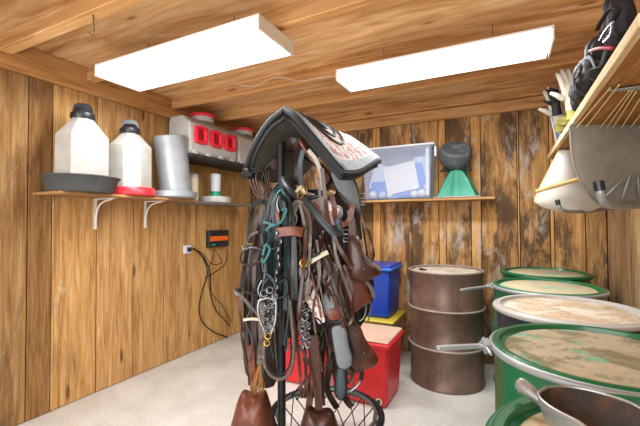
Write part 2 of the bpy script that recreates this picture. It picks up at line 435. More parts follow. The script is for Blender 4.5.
# left wall planks
b = MB(); b.box(XL-.06, XL-.024, -1.6, YB+.06, 0, ZC+.02, (.12, .1, .08, 0))
ys = [-1.6, -1.3, -1.0, -.7, -.4, -.1, .2, .5, .82, 1.02, 1.287, 1.43, 1.74, 2.05, 2.36, 2.66, 2.86, 3.08, 3.36, 3.63]
for y0, y1 in zip(ys, ys[1:]):
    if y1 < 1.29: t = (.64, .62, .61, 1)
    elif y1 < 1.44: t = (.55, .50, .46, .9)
    else: t = tn(.84, 1.08, .5)
    b.box(XL-.022-random.uniform(0, .004), XL-random.uniform(0, .004), y0+.003, y1-.003, 0.005, ZC, t)
struct(b.build('wall_left', 'wall_left', smooth=False, bevel=.003, bseg=1))
b = MB(); b.box(XL-.06, XR+.06, YB+.024, YB+.06, 0, ZC+.02, (.12, .1, .08, 0))
xs = [XL, -2.5, -2.25, -1.98, -1.72, -1.46, -1.222, -1.14+.0, -.824, -.57, -.505, -.285, -.2, .09, .105, .33, .36, .572, XR]
for x0, x1 in zip(xs, xs[1:]):
    t = tn(.9, 1.12, 1.0) if x1-x0 > .12 else (1.18, 1.14, 1.05, 0)
    b.box(x0+.003, x1-.003, YB+random.uniform(0, .004), YB+.022, 0.005, ZC, t)
struct(b.build('wall_back', 'wall_back', smooth=False, bevel=.003, bseg=1))
b = MB(); b.box(XR+.024, XR+.06, -1.6, YB+.06, 0, ZC+.02, (.12, .1, .08, 0))
y = YB
while y > -1.6:
    w = random.uniform(.2, .32); b.box(XR+random.uniform(0, .004), XR+.022, max(y-w, -1.6)+.003, y-.003, 0.005, ZC, tn(.75, 1.15, .8)); y -= w
struct(b.build('wall_right', 'wall_right', smooth=False, bevel=.003, bseg=1))
# plywood ceiling, one sheet per bay
b = MB(); xq = [XL-.06, -1.9, -.68, XR+.06]
yq = [-1.6, -.3, 1.12, 1.66, 2.41, YB+.06]
for i in range(len(yq)-1):
    for j in range(3):
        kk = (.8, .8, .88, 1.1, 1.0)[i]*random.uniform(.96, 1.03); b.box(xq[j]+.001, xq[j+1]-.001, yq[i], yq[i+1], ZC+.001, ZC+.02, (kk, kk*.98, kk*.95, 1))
struct(b.build('ceiling', 'ply', smooth=False))
# joists, ledgers
k = 0
def trim(b, mat='joist', bev=.003):
    global k; k += 1
    return struct(b.build('trim_%d' % k, mat, smooth=False, bevel=bev, bseg=1))
for y0, y1, z0, x0, t in [(-.35, -.305, 2.32, XL, .9), (.35, .395, 2.32, XL, .9), (1.10, 1.175, 2.32, XL, .82), (1.63, 1.695, 2.315, XL, .86), (2.40, 2.445, 2.32, XL, .98), (2.92, 2.97, 2.32, XL, 1.0), (3.54, 3.588, 2.325, XL, .95)]:
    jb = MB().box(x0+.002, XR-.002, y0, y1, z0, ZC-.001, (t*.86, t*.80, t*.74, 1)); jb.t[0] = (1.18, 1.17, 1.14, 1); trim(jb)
trim(MB().box(XL+.045, XR-.002, YB-.043, YB-.002, ZB, 2.323, (.9, .87, .84, 1)))
trim(MB().box(XL+.001, XL+.04, -1.6, YB-.002, ZB, 2.318, (.95, .93, .9, 1)), 'ledger_y')
# blocking between joists on the left ledger (upper plate)
ye = [-1.6, -.352, -.303, .348, .397, 1.098, 1.177, 1.628, 1.697, 2.398, 2.447, 2.918, 2.972, 3.538]
b = MB()
for a, c_ in zip(ye[::2], ye[1::2]): b.box(XL+.001, XL+.04, a, c_, 2.318, ZC-.001, tn(.86, .98))
trim(b, 'ledger_y')
trim(MB().box(XR-.04, XR-.001, -1.6, YB-.002, ZB, 2.318, (.8, .78, .75, 1)), 'ledger_y')

# ---------------------------------------------------------------- lamps
def lamp(x0, x1, y0, y1, z, label, zt=.075):
    t = thing('ceiling_lamp', label, 'ceiling light', ((x0+x1)/2, (y0+y1)/2, z+zt), 'ceiling lights')
    b = MB(); b.box(x0, x1, y0, y1, z+zt-.012, z+zt, (1, 1, 1, 1)); b.build('housing', 'lamp_white', t, bevel=.003)
    b = MB(); q = .012
    vs = [(x0+.01, y0+.002, z+zt-.013), (x1-.01, y0+.002, z+zt-.013), (x1-.01, y0+q, z), (x0+.01, y0+q, z), (x0+.01, y1-.002, z+zt-.013), (x1-.01, y1-.002, z+zt-.013), (x1-.01, y1-q, z), (x0+.01, y1-q, z)]
    b.add(vs, [(0, 1, 2, 3), (3, 2, 6, 7), (5, 4, 7, 6), (0, 3, 7, 4), (1, 5, 6, 2)])
    b.build('diffuser', 'diffuser', t, smooth=False)
    for xx in (x0, x1):
        s = 1 if xx == x1 else -1
        MB().box(xx-.004+.004*s, xx+.004+.004*s, y0, y1, z-.002, z+zt, (1, 1, 1, 1)).build('end_cap', 'lamp_white', t, bevel=.002)
    for xx in (x0+.28, x1-.28):
        MB().tube([(xx, (y0+y1)/2, z+zt), (xx, (y0+y1)/2, ZC)], .0025, 6).build('hanging_wire', 'chrome', t)
    L = bpy.data.lights.new('lamp_light', 'AREA'); L.shape = 'RECTANGLE'; L.size = x1-x0-.04; L.size_y = y1-y0-.04; L.energy = 26; L.color = (.95, .98, 1)
    o = bpy.data.objects.new('lamp_light', L); COL.objects.link(o); o.location = ((x0+x1)/2, (y0+y1)/2, z-.006); o.parent = None
    return t
lamp(-2.30, -1.05, 1.43, 1.76, 2.2, 'wide white four-foot fluorescent light above the grain jugs and the left plank wall')
lamp(-.98, .225, 2.20, 2.46, 2.2, 'narrower white fluorescent light above the brown drum, just beyond the first lamp')
# pale cable clipped between the two lamps
pts = [hit(x, y, 2, 2.315) for x, y in ((222, 76), (232, 82), (245, 86), (258, 85), (272, 78), (285, 78), (300, 81), (318, 78), (336, 76))]
tag(MB().tube(spl(pts, 5), .0035, 6).build('lamp_cable', 'cable_white', org=pts[0]), 'thin pale cable sagging between the two ceiling lights', 'cable')
p0 = hit(94, 28, 2, 2.318); 
b = MB(); b.tube(spl([hit(93, 14, 2, 2.32), p0 + V((0, 0, -.03)), hit(88, 32, 2, 2.28)], 5), .003, 6)
tag(b.build('hanging_twine', 'leather_grey', org=p0), 'short frayed twine dangling from the joist nearest the ceiling corner', 'twine')

# ---------------------------------------------------------------- fill light
def area(loc, rot, sx, sy, e, col=(1, 1, 1)):
    L = bpy.data.lights.new('fill', 'AREA'); L.shape = 'RECTANGLE'; L.size = sx; L.size_y = sy; L.energy = e; L.color = col
    o = bpy.data.objects.new('fill_light', L); COL.objects.link(o); o.location = loc; o.rotation_euler = rot
area((-.9, -1.5, 1.3), (math.radians(88), 0, 0), 3.0, 2.2, 95, (.97, .98, 1))
w = bpy.data.worlds.new('world'); SC.world = w; w.use_nodes = True
w.node_tree.nodes['Background'].inputs[0].default_value = (.96, .98, 1, 1); w.node_tree.nodes['Background'].inputs[1].default_value = 1.0
SC.view_settings.view_transform = 'Standard'; SC.view_settings.exposure = .3
try: SC.view_settings.look = 'None'
except Exception: pass
# ================================================================ left shelf
ZS = 1.475
def slab_thing(name, x0, x1, y0, y1, z0, z1, mat, label, cat='shelf', bev=.003):
    o = MB().box(x0, x1, y0, y1, z0, z1).build('board', mat, t_ := thing(name, label, cat, ((x0+x1)/2, (y0+y1)/2, z0)), smooth=False, bevel=bev)
    return t_
sl = slab_thing('wall_shelf', XL+.002, XL+.31, 1.31, 2.47, ZS-.02, ZS, 'shelf_y', 'raw wooden shelf board on white brackets holding the plastic grain jugs')
for y in (1.725, 2.155):
    b = MB(); b.box(XL+.001, XL+.006, y-.012, y+.012, ZS-.25, ZS-.021); b.box(XL+.001, XL+.24, y-.012, y+.012, ZS-.028, ZS-.021)
    b.tube(spl([(XL+.008, y, ZS-.2), (XL+.03, y, ZS-.1), (XL+.09, y, ZS-.05), (XL+.2, y, ZS-.03)], 5), .006, 6)
    lab(b.build('bracket', 'white_metal', sl), 'white steel bracket')
slab_thing('wall_shelf', XL+.002, XL+.30, 2.475, 3.30, ZS-.032, ZS-.015, 'grey_shelf', 'thin weathered grey shelf under the white round feeder base near the corner')
slab_thing('wall_shelf', XL+.31, -.08, YB-.27, YB-.002, ZS-.02, ZS, 'shelf_x', 'long raw pine shelf board on the back wall under the clear storage bin')
slab_thing('wall_shelf', XL+.002, XL+.36, 2.33, 3.58, 1.845, 1.87, 'black_shelf', 'dark upper shelf in the corner holding the grey boxes with red ports')

def jug(x, y, z, r, h1, h2, label, cap_r=.062):
    t = thing('poultry_drinker', label, 'drinker', (x, y, z), 'white jug drinkers')
    b = MB(); b.lathe([(r*.96, 0), (r, .01), (r, h1*.5), (r*.995, h1), (cap_r+.004, h2), (cap_r, h2+.015), (.0, h2+.016)], (x, y, z), 8, ang=PI/8+.25)
    b.build('jug_body', 'poly', t, ang=20)
    zc = z+h2
    MB().lathe([(cap_r+.008, .004), (cap_r+.012, .012), (cap_r+.010, .04), (cap_r*.75, .065), (cap_r*.7, .075), (0, .076)], (x, y, zc), 24).build('cap', 'cap_black', t)
    b = MB(); s = V((.6, .8, 0))
    b.ribbon(spl([V((x, y, zc+.055))-s*.045, V((x, y, zc+.092))-s*.035, V((x, y, zc+.10)), V((x, y, zc+.092))+s*.035, V((x, y, zc+.055))+s*.045], 4), .03, .010, n=V((-.8, .6, 0)).cross(s)*0+V((.8, -.6, 0)))
    b.build('cap_handle', 'cap_black', t)
    return t
# grey rubber pan under first drinker
def lathe_thing(name, prof, c, mat, label, cat, seg=40, sq=(1, 1), group=None, rot=None, ang=0, bevel=0):
    o = MB().lathe(prof, c, seg, sq=sq, rot=rot, ang=ang).build(name, mat, org=V(c), bevel=bevel)
    return tag(o, label, cat, group)
J1 = (-2.535, 1.495); J2 = (-2.575, 1.875)
lathe_thing('rubber_pan', [(0, 0), (.185, 0), (.197, .02), (.225, .092), (.236, .1), (.228, .106), (.214, .094), (.186, .028), (.178, .018), (0, .017)], (*J1, ZS), 'pan_grey', 'shallow dark grey rubber pan under the big plastic drinker jug', 'pan', seg=12, ang=.2)
jug(*J1, ZS+.019, .162, .345, .47, 'large white jug drinker with black cap standing in the dark grey pan')
t = jug(*J2, ZS+.004, .155, .37, .47, 'white jug drinker with black cap screwed onto a flat red base')
MB().lathe([(0, -.003), (.17, -.003), (.18, .004), (.18, .045), (.172, .058), (.16, .058), (.155, .03), (.146, .03), (.146, .05), (0, .05)], (*J2, ZS+.004), 40).build('red_base', 'red_bright', t)
# galvanised hopper leaning on its dish
c0 = V((-2.55, 2.265, ZS+.001))
t = thing('galvanised_feeder', 'tall plain galvanised metal feeder tube leaning back on a round dish', 'feeder', c0)
MB().lathe([(0, 0), (.18, 0), (.196, .012), (.2, .055), (.193, .057), (.184, .018), (0, .016)], c0, 40).build('feeder_dish', 'galv_dull', t)
rt = rotT((-.0, -.16, 1))
MB().lathe([(.125, .0), (.131, .005), (.134, .48), (.138, .487), (.133, .49), (.128, .48), (.122, .02), (.06, .01), (0, .01)], c0+V((0.0, .035, .045)), 40, rot=rt).build('feeder_tube', 'galv', t)
# white round drinker base with green collar and bottles
c1 = V((-2.59, 2.83, ZS-.0145))
t = thing('chick_drinker', 'small white jar drinker with green collar on a round cream base', 'drinker', c1)
MB().lathe([(0, 0), (.14, 0), (.152, .008), (.156, .04), (.15, .062), (.135, .065), (.12, .06), (0, .06)], c1, 40).build('drinker_base', 'poly', t)
MB().lathe([(0, 0), (.075, 0), (.082, .006), (.08, .016), (.05, .022), (.045, .045), (.048, .055), (0, .056)], c1+V((0, .0, .061)), 24).build('collar', 'green_plastic', t)
MB().lathe([(0, 0), (.045, 0), (.047, .005), (.052, .17), (.048, .18), (0, .18)], c1+V((0, 0, .112)), 28).build('jar', 'white_plastic', t)
c2 = V((-2.66, 2.735, ZS-.0145))
o = lathe_thing('plastic_bottle', [(0, 0), (.034, 0), (.042, .004), (.042, .27), (.038, .28), (0, .28)], V((-2.715, 2.665, ZS-.0145)), 'white_plastic', 'plain white plastic cylinder half hidden behind the green-collared drinker', 'bottle', 24)
o = lathe_thing('plastic_bottle', [(0, 0), (.034, 0), (.045, .004), (.045, .225), (.04, .235), (0, .235)], V((-2.64, 2.585, ZS-.0145)), 'cream', 'short cream plastic cylinder between the metal feeder and the green-collared drinker', 'bottle', 24)

# grey boxes with red ports on upper shelf
def nest_box(y0, y1, label, ports=3):
    z0 = 1.871; x0, x1 = XL+.04, XL+.31
    t = thing('port_feeder', label, 'feeder', ((x0+x1)/2, (y0+y1)/2, z0), 'grey port feeders')
    b = MB(); prof = [(x1-.03, z0), (x1, z0+.03), (x1, z0+.28), (x1-.1, z0+.36), (x0+.02, z0+.36), (x0, z0+.3), (x0, z0)]
    vs = [(x, y0, z) for x, z in prof]+[(x, y1, z) for x, z in prof]; n = len(prof)
    fs = [tuple(range(n)), tuple(range(2*n-1, n-1, -1))]+[(i, i+n, (i+1) % n+n, (i+1) % n) for i in range(n)]
    b.add(vs, fs); b.build('feeder_body', 'box_grey', t, bevel=.018, bseg=3)
    w = (y1-y0)
    for i in range(4):
        yy = y0+w*(.1+.266*i)
        MB().box(x1-.03, x1+.012, yy-.028, yy+.028, z0+.001, z0+.04).build('foot_ledge', 'box_grey', t, bevel=.008)
    for i in range(ports):
        yc = y0+w*(.19+.31*i); zc = z0+.185
        b = MB(); r = .084; out = []; inn = []
        for k_ in range(24):
            a = 2*PI*k_/24; s_ = max(abs(math.cos(a)), abs(math.sin(a)))**.7
            out.append((math.cos(a)/s_*r*.93, math.sin(a)/s_*r)); inn.append((math.cos(a)/s_*r*.58, math.sin(a)/s_*r*.66))
        L = 24; vs = [(x1+.001, yc+u, zc+v) for u, v in out]+[(x1+.03, yc+u*.94, zc+v*.94) for u, v in out]+[(x1+.03, yc+u, zc+v) for u, v in inn]+[(x1+.004, yc+u*.85, zc+v*.85) for u, v in inn]
        fs = []
        for j in range(3):
            for q in range(L): fs.append((j*L+q, j*L+(q+1) % L, (j+1)*L+(q+1) % L, (j+1)*L+q))
        b.add(vs, fs); p = b.build('port', 'red_port', t)
        MB().add([(x1+.005, yc+u*.85, zc+v*.85) for u, v in inn], [tuple(range(L))]).build('port_opening', 'red_deep', p, org=parent_world(t), smooth=False)
    yc = (y0+y1)/2-.02
    MB().lathe([(.105, 0), (.108, .04), (.10, .06), (0, .06)], ((x0+x1)/2-.01, yc, z0+.355), 32).build('neck', 'box_grey', t)
    MB().lathe([(.115, 0), (.12, .004), (.12, .022), (.11, .03), (0, .031)], ((x0+x1)/2-.01, yc, z0+.40), 32).build('screw_lid', 'red_port', t)
    return t
nest_box(2.36, 2.99, 'pale grey feeder box with three red square ports at the corner shelf end')
t = nest_box(3.02, 3.56, 'second grey feeder box with red lid, half hidden behind the saddle blanket', 0)
MB().lathe([(.02, 0), (.018, .008), (0, .01)], (XL+.311, 3.16, 1.93), 16, rot=rotT((1, 0, 0))).build('red_plug', 'red_port', t)

# fence charger + outlet + cables
x = XL+.001
t = thing('fence_energiser', 'black and orange electric fence energiser box screwed to the left plank wall', 'energiser', (x, 3.02, 1.005))
MB().box(x, x+.05, 2.87, 3.17, 1.01, 1.185).build('case', 'cap_black', t, bevel=.008)
MB().box(x+.0505, x+.053, 2.885, 3.155, 1.075, 1.125).build('orange_band', 'orange', t, bevel=.002)
MB().box(x+.0505, x+.052, 2.90, 2.96, 1.03, 1.045).build('indicator', 'green_plastic', t)
t = thing('wall_outlet', 'small white electrical outlet on the left plank wall beside the energiser', 'outlet', (x, 2.62, .985))
MB().box(x, x+.012, 2.575, 2.665, .97, 1.05).build('cover_plate', 'white_plastic', t, bevel=.003)
MB().box(x+.0125, x+.03, 2.61, 2.65, .99, 1.03).build('plug', 'cap_black', t, bevel=.004)
def wl(pts, r, name, mat, label, cat='cable', dx=.008):
    P = spl([hit(a, b_, 0, XL+dx) for a, b_ in pts], 6)
    return tag(MB().tube(P, r, 6).build(name, mat, org=P[0]), label, cat)
wl([(192, 249), (198, 251), (205, 262), (207, 275), (202, 292), (199, 310), (204, 324), (216, 333), (228, 337)], .005, 'power_cable', 'cable', 'longest dark cable hanging from the outlet down to the floor edge')
wl([(195, 249), (204, 258), (210, 272), (211, 295), (216, 310), (225, 320), (230, 326)], .005, 'power_cable', 'cable', 'inner dark cable looping down the wall under the orange-banded box', dx=.014)
wl([(214, 249), (212, 262), (209, 268), (210, 290), (222, 305), (231, 322)], .004, 'power_cable', 'cable_mid', 'thin cable dropping from the box down the left wall', dx=.02)
wl([(227, 249), (226, 262), (218, 270), (205, 278)], .004, 'power_cable', 'cable', 'short dark cable curving from right side of the box to a wall nail')
wl([(193, 248), (203, 254), (212, 264), (222, 262), (215, 250)], .004, 'power_cable', 'cable', 'dark plug lead linking the white outlet with the orange-banded box', dx=.06)
# ================================================================ back shelf
# clear storage bin
y0, y1 = YB-.26, YB-.03
t = thing('storage_bin', 'clear plastic storage bin with pale lid and blue papers on the back shelf', 'storage bin', (-.9, (y0+y1)/2, ZS+.001))
def frustum(b, x0, x1, y0, y1, z0, z1, g=.03, th=.004, inner=True):
    a = [(x0+g, y0+g, z0), (x1-g, y0+g, z0), (x1-g, y1-g, z0), (x0+g, y1-g, z0), (x0, y0, z1), (x1, y0, z1), (x1, y1, z1), (x0, y1, z1)]
    b.add(a, [(3, 2, 1, 0), (0, 1, 5, 4), (1, 2, 6, 5), (2, 3, 7, 6), (3, 0, 4, 7)])
    return b
frustum(MB(), -1.235, -.58, y0-.02, y1, ZS+.002, ZS+.48, .022).build('bin_body', 'clear', t, bevel=.015, bseg=3)
MB().box(-1.26, -.555, y0-.04, y1+.015, ZS+.475, ZS+.495).build('bin_lid', 'white_plastic', t, bevel=.008)
MB().box(-.57, -.55, y0+.04, y1-.05, ZS+.38, ZS+.474).build('latch', 'white_plastic', t, bevel=.005)
MB().box(-.64, -.6075, y0+.0, y0+.02, ZS+.03, ZS+.46).build('corner_rib', 'white_plastic', t, bevel=.008)
def bill(cx, cz, w, h, a, y, mat, name, label, cat):
    A = V((math.cos(a), 0, math.sin(a))); B = V((-math.sin(a), 0, math.cos(a)))
    o = MB().obox((cx, y, cz), (A, B, V((0, -1, 0))), (w/2, h/2, .003)).build(name, mat, org=V((cx, y, cz-h/2)), smooth=False)
    return tag(o, label, cat)
yy = y0+.03
bill(-.87, ZS+.2, .30, .26, .18, yy, 'paper', 'paper_sheet', 'white paper sheet tilted against the front of the clear bin', 'paper')
bill(-.83, ZS+.17, .36, .27, .2, yy+.012, 'blue_rim', 'folder', 'blue folder behind the white sheet inside the clear bin', 'folder')
bill(-.68, ZS+.24, .13, .3, .05, yy+.024, 'cloth_blue', 'paper_sheet', 'pale crumpled sheet standing upright at the right end of the clear bin', 'paper')
bill(-1.06, ZS+.21, .2, .25, -.3, yy+.028, 'cloth_blue', 'paper_sheet', 'pale blue crumpled sheet leaning behind the tilted white sheet in the bin', 'paper')
for i, (xx, zz, r) in enumerate([(-1.14, .055, .038), (-1.05, .05, .036), (-.98, .042, .03), (-.75, .05, .036), (-.68, .055, .038), (-.64, .11, .03)]):
    tag(MB().ell((xx, yy+.01, ZS+zz), (r, r*.9, r*.9), lump=.15).build('fleece_ball', ('paper', 'cloth_blue')[i % 2] if i % 3 else 'red_deep' and 'paper', org=V((xx, yy+.01, ZS+zz-r))), 'small pale round ball at the bottom of the clear bin', 'ball', 'pale balls in the clear bin')
tag(MB().obox((-.92, yy+.07, ZS+.1), (V((1, 0, 0)), V((0, 1, 0)), V((0, 0, 1))), (.26, .05, .09)).build('folded_cloth', 'blue_rim', org=V((-.92, yy+.07, ZS+.01)), bevel=.03, bseg=3), 'blue folded cloth lying along the bottom of the clear bin', 'cloth')
# green feeder with rubber cover
yc = YB-.15; fx = -.385
t = thing('green_feeder', 'green cone shaped metal feeder with a drawn-up dark cover on the back shelf', 'feeder', (fx, yc, ZS+.001))
MB().box(fx-.19, fx+.195, yc-.12, yc+.11, ZS+.002, ZS+.014).build('base_tray', 'ring', t, bevel=.004)
b = MB()
prof = []
L = 32; lev = [(.175, .015), (.12, .13), (.075, .225), (.07, .26)]
vs = []
for r, z in lev:
    for k_ in range(L):
        a = 2*PI*k_/L; q = max(abs(math.cos(a)), abs(math.sin(a)))**(.55 if r > .1 else .2)
        rr = r*(1+.05*math.cos(8*a)); vs.append((fx+math.cos(a)/q*rr, yc+math.sin(a)/q*rr*.62, ZS+z))
fs = [(i*L+k_, i*L+(k_+1) % L, (i+1)*L+(k_+1) % L, (i+1)*L+k_) for i in range(3) for k_ in range(L)]
fs.append(tuple(3*L+k_ for k_ in range(L)))
b.add(vs, fs).build('cone', 'green_feeder', t, ang=30)
rt = rotT((.22, -.85, 1))
b = MB(); b.lathe([(.0, -.1), (.07, -.1), (.12, -.055), (.138, .0), (.134, .07), (.115, .086), (.05, .078), (0, .074)], (fx-.01, yc-.02, ZS+.372), 36, rot=rt)
for p in b.v: p += V((0, 0, 1))*.010*noise.noise(p*22)+V((.012, 0, 0))*noise.noise(p*16+V((5, 5, 5)))
b.build('rubber_cover', 'feeder_top', t)
b = MB(); b.tube([V((fx-.01, yc, ZS+.262))+V((math.cos(a)*.08, math.sin(a)*.065, .012*math.sin(3*a))) for a in [2*PI*i/24 for i in range(24)]], .012, 8, closed=True)
for a in (-.5, -.2, .5, 2.6, 3.4): b.tube(spl([V((fx, yc-.03, ZS+.265)), V((fx+.09*math.cos(a), yc-.08, ZS+.262+.02*math.sin(a*3))), V((fx+.135*math.cos(a), yc-.085, ZS+.235))], 4), .009, 6)
lab(b.build('drawn_neck', 'leather_black', t), 'black gathered neck of the cover')

# ================================================================ drums
def drum(x, y, name, label, body, h=.88, r=.285, closed=False, ringm='ring', lidm='lid_dust', lidrim=None, ribs=(.3, .59), group=None, lever=None, ribm=None):
    t = thing(name, label, 'drum', (x, y, 0), group)
    pr = [(0, .012), (r-.012, .012), (r, 0), (r+.002, .01), (r-.004, .025)]
    for z in ribs:
        z = z*h/.88
        pr += [(r-.004, z-.022), (r+.002, z-.012), (r+.009, z), (r+.002, z+.012), (r-.004, z+.022)]
    pr += [(r-.004, h-.03)]
    if closed: pr += [(r+.002, h-.012), (r+.003, h), (r-.008, h), (r-.012, h-.014), (0, h-.014)]
    else: pr += [(r-.004, h-.01), (0, h-.01)]
    MB().lathe(pr, (x, y, 0), 64).build('drum_body', body, t)
    if ribm:
        b = MB()
        for z in ribs: b.tube([(x+(r+.006)*math.cos(a), y+(r+.006)*math.sin(a), z+.006) for a in [2*PI*i/64 for i in range(64)]], .007, 8, closed=True)
        lab(b.build('raised_rib', ribm, t), 'dusty raised rib')
        b = MB(); b.tube([(x+(r-.002)*math.cos(a), y+(r-.002)*math.sin(a), h) for a in [2*PI*i/64 for i in range(64)]], .008, 8, closed=True)
        b.build('top_rim', ribm, t)
        MB().lathe([(r-.014, h-.013), (r-.014, h-.009), (0, h-.008)], (x, y, 0), 64).build('drum_top', lidm, t)
        MB().lathe([(.03, 0), (.03, .012), (0, .013)], (x-.17, y-.05, h-.012), 8).build('bung_cap', 'leather_dark', t)
        MB().lathe([(.018, 0), (.018, .01), (0, .011)], (x-.2, y+.03, h-.012), 8).build('bung_cap', 'leather_dark', t)
    else:
        lid = MB().lathe([(r+.006, h-.012), (r+.008, h+.006), (r-.004, h+.014), (r-.018, h+.012), (r-.022, h-.002), (r-.035, h-.006), (r-.05, h+.002), (0, h+.004)], (x, y, 0), 64).build('lid', lidrim or body, t)
        MB().lathe([(r-.036, h-.004), (r-.05, h+.005), (0, h+.0065)], (x, y, 0), 64).build('dust_layer', lidm, lid, org=parent_world(t))
        b = MB(); b.tube([(x+(r+.004)*math.cos(a), y+(r+.004)*math.sin(a), h-.002) for a in [2*PI*i/72 for i in range(72)]], .011, 10, closed=True, flat=1.0)
        lab(b.build('clamp_ring', ringm, t), 'metal clamp ring round the lid')
        if lever:
            ang, tipv = lever
            p0 = V((x+(r+.02)*math.cos(ang), y+(r+.02)*math.sin(ang), h-.004)); tip = V(tipv)
            d = (tip-p0); s = d.cross(V((0, 0, 1))).normalized()
            lv = MB().ribbon([p0-d*.1, p0+d*.2, p0+d*.6, tip], [.010, .013, .014, .012], .02, n=s).build('lever', ringm, t, bevel=.003)
            b = MB(); tn_ = V((-math.sin(ang), math.cos(ang), 0))
            for sg in (-1, 1): b.tube(spl([p0+tn_*.08*sg-V((.0, 0, 0)), p0+tn_*.035*sg+d*.06+V((0, 0, .006)), p0+d*.18+V((0, 0, .002))], 5), .005, 8)
            b.obox(p0+d*.02, (tn_, V((0, 0, 1)), d.normalized()), (.035, .014, .012))
            b.build('hinge_bracket', ringm, t)
    return t
drum(-.447, 3.15, 'steel_drum', 'closed brown steel drum with dusty top standing against the back wall', 'brown_drum', closed=True, lidm='lid_brown', ribm='drum_dust')
G = 'open-top drums along the right wall'
drum(.25, 3.235, 'lidded_drum', 'green-rimmed lidded drum at the back, farthest along the right wall', 'green_paint', lidrim='green_paint', ringm='green_dark', lidm='lid_dust', group=G)
drum(.205, 2.565, 'lidded_drum', 'dark green lidded drum with a grey ring and long lever, second from the back wall', 'green_paint', lidrim='green_paint', lever=(math.radians(193), hit(461, 290, 2, .885)), group=G)
drum(.235, 1.965, 'lidded_drum', 'dark blue-black drum with white ring and tan dusty lid, third from the back wall', 'black_drum', lidrim='white_ring', ringm='white_ring', lidm='lid_tan', group=G)
drum(.24, 1.365, 'lidded_drum', 'large green drum with silver ring and lever, lid worn with mint green patches', 'green_paint', lidrim='green_paint', lidm='lid_green', lever=(math.radians(190), hit(437, 348, 2, .88)), group=G)
drum(.255, .755, 'lidded_drum', 'closest green drum carrying the aluminium feed scoop', 'green_paint', lidrim='green_paint', ringm='green_paint', lidm='lid_dust', group=G)

# ---------------------------------------------------------------- feed scoop
A0 = at(546, 394, .74); A1 = at(672, 447, .56); ax = (A1-A0).normalized()
upv = (V((0, 0, 1))-ax*ax.z).normalized(); sd = ax.cross(upv).normalized(); Ls = (A1-A0).length
t = thing('feed_scoop', 'dull aluminium feed scoop with round handle lying on the closest drum lid', 'scoop', (A0.x, A0.y, .9))
def scoop_pt(s, a, k=1.0):          # s along 0..1, a from -90..90 deg round the underside
    w = .070*math.sin(min(1, (s*2.2)**.5 if s < .45 else 1)*PI/2)*(1+.15*s)*k
    dep = .078*math.sin(min(1, (s*2.4)**.55 if s < .42 else 1)*PI/2)*(1-.35*max(0, s-.5)/.5)*k
    return A0+ax*(s*Ls) + sd*(math.sin(a)*w) - upv*(math.cos(a)*dep) + upv*(.012-.05*max(0, s-.55))
gr = [[scoop_pt(i/22+.0001, -PI/2+PI*j/20) for j in range(21)] for i in range(23)]
MB().sheet(gr, .004).build('scoop_bowl', 'alu', t)
gr = [[scoop_pt(i/22+.0001, -PI/2+PI*j/20, .93)+upv*.001+ax*(.006*(1-i/22)) for j in range(21)] for i in range(23)]
lab(MB().sheet(gr, 0).build('scoop_inside', 'scoop_in', t), 'dusty brown inside of the bowl')
rim = [scoop_pt(i/22+.0001, -PI/2) for i in range(22, -1, -1)]+[scoop_pt(i/22+.0001, PI/2) for i in range(1, 23)]
MB().tube(rim, .0035, 8).build('scoop_rim', 'alu', t)
H0 = at(519, 383, .80); H1 = at(553, 405, .735)-V((0, 0, .008))
MB().tube([H0-(H1-H0)*.06, H0, H0.lerp(H1, .15), H0.lerp(H1, .6), H1], [.006, .0135, .0165, .013, .011], 16).build('handle', 'alu', t)

# ================================================================ bins
# right red tub
u = V((.75, -.2, 0)).normalized(); 
c0 = hit(383, 411, 2, 0); c1 = hit(401, 389, 2, 0)
ey = V((0, 1, 0)); ex = V((1, 0, 0)); 
def tub(x0, x1, y0, y1, h, name, label, body, lid, t_group=None, g=.025, lidh=.03, z0=0.0, sticker=False):
    t = thing(name, label, 'bin', ((x0+x1)/2, (y0+y1)/2, z0), t_group)
    b = MB(); b.obox(((x0+x1)/2, (y0+y1)/2, z0+h/2), (ex, ey, V((0, 0, 1))), ((x1-x0)/2-g, (y1-y0)/2-g, h/2), top=1+g/((x1-x0)/2))
    b.build('bin_body', body, t, bevel=.035, bseg=4)
    b = MB(); b.box(x0-.008, x1+.008, y0-.008, y1+.008, z0+h-.035, z0+h-.002); b.build('rim', body, t, bevel=.012, bseg=3)
    return t
t = tub(-1.17, -.715, 2.43, 2.83, .445, 'feed_bin', 'tall bright red plastic bin with dusty lid beside the brown drum', 'red', 'lid_feed')
MB().box(-1.165, -.72, 2.435, 2.825, .444, .462).build('bin_lid', 'lid_feed', t, bevel=.012, bseg=3)
for (yy_, xx_) in ((2.62, -.742),): MB().box(xx_-.004, xx_+.012, yy_-.05, yy_+.05, .40, .43).build('lid_clip', 'pad_grey', t, bevel=.005)
s_ = MB().lathe([(.024, 0), (.024, .0015), (0, .0016)], (0, 0, 0), 24)
pc = hit(378, 404, 1, 2.447); 
MB().lathe([(.022, 0), (.022, .002), (0, .0021)], (-.79, 2.4455, .05), 24, rot=rotT((0, -1, 0))).build('round_sticker', 'cream', t)
MB().lathe([(.015, 0), (.015, .001), (0, .0011)], (-.79, 2.4430, .05), 24, rot=rotT((0, -1, 0))).build('sticker_emblem', 'green_dark', t)
t = tub(-1.74, -1.28, 2.50, 2.88, .36, 'feed_bin', 'lower red plastic tub on the floor behind the hanging bridles', 'red', 'lid_feed')
MB().box(-1.73, -1.29, 2.51, 2.87, .359, .372).build('bin_lid', 'red', t, bevel=.01)
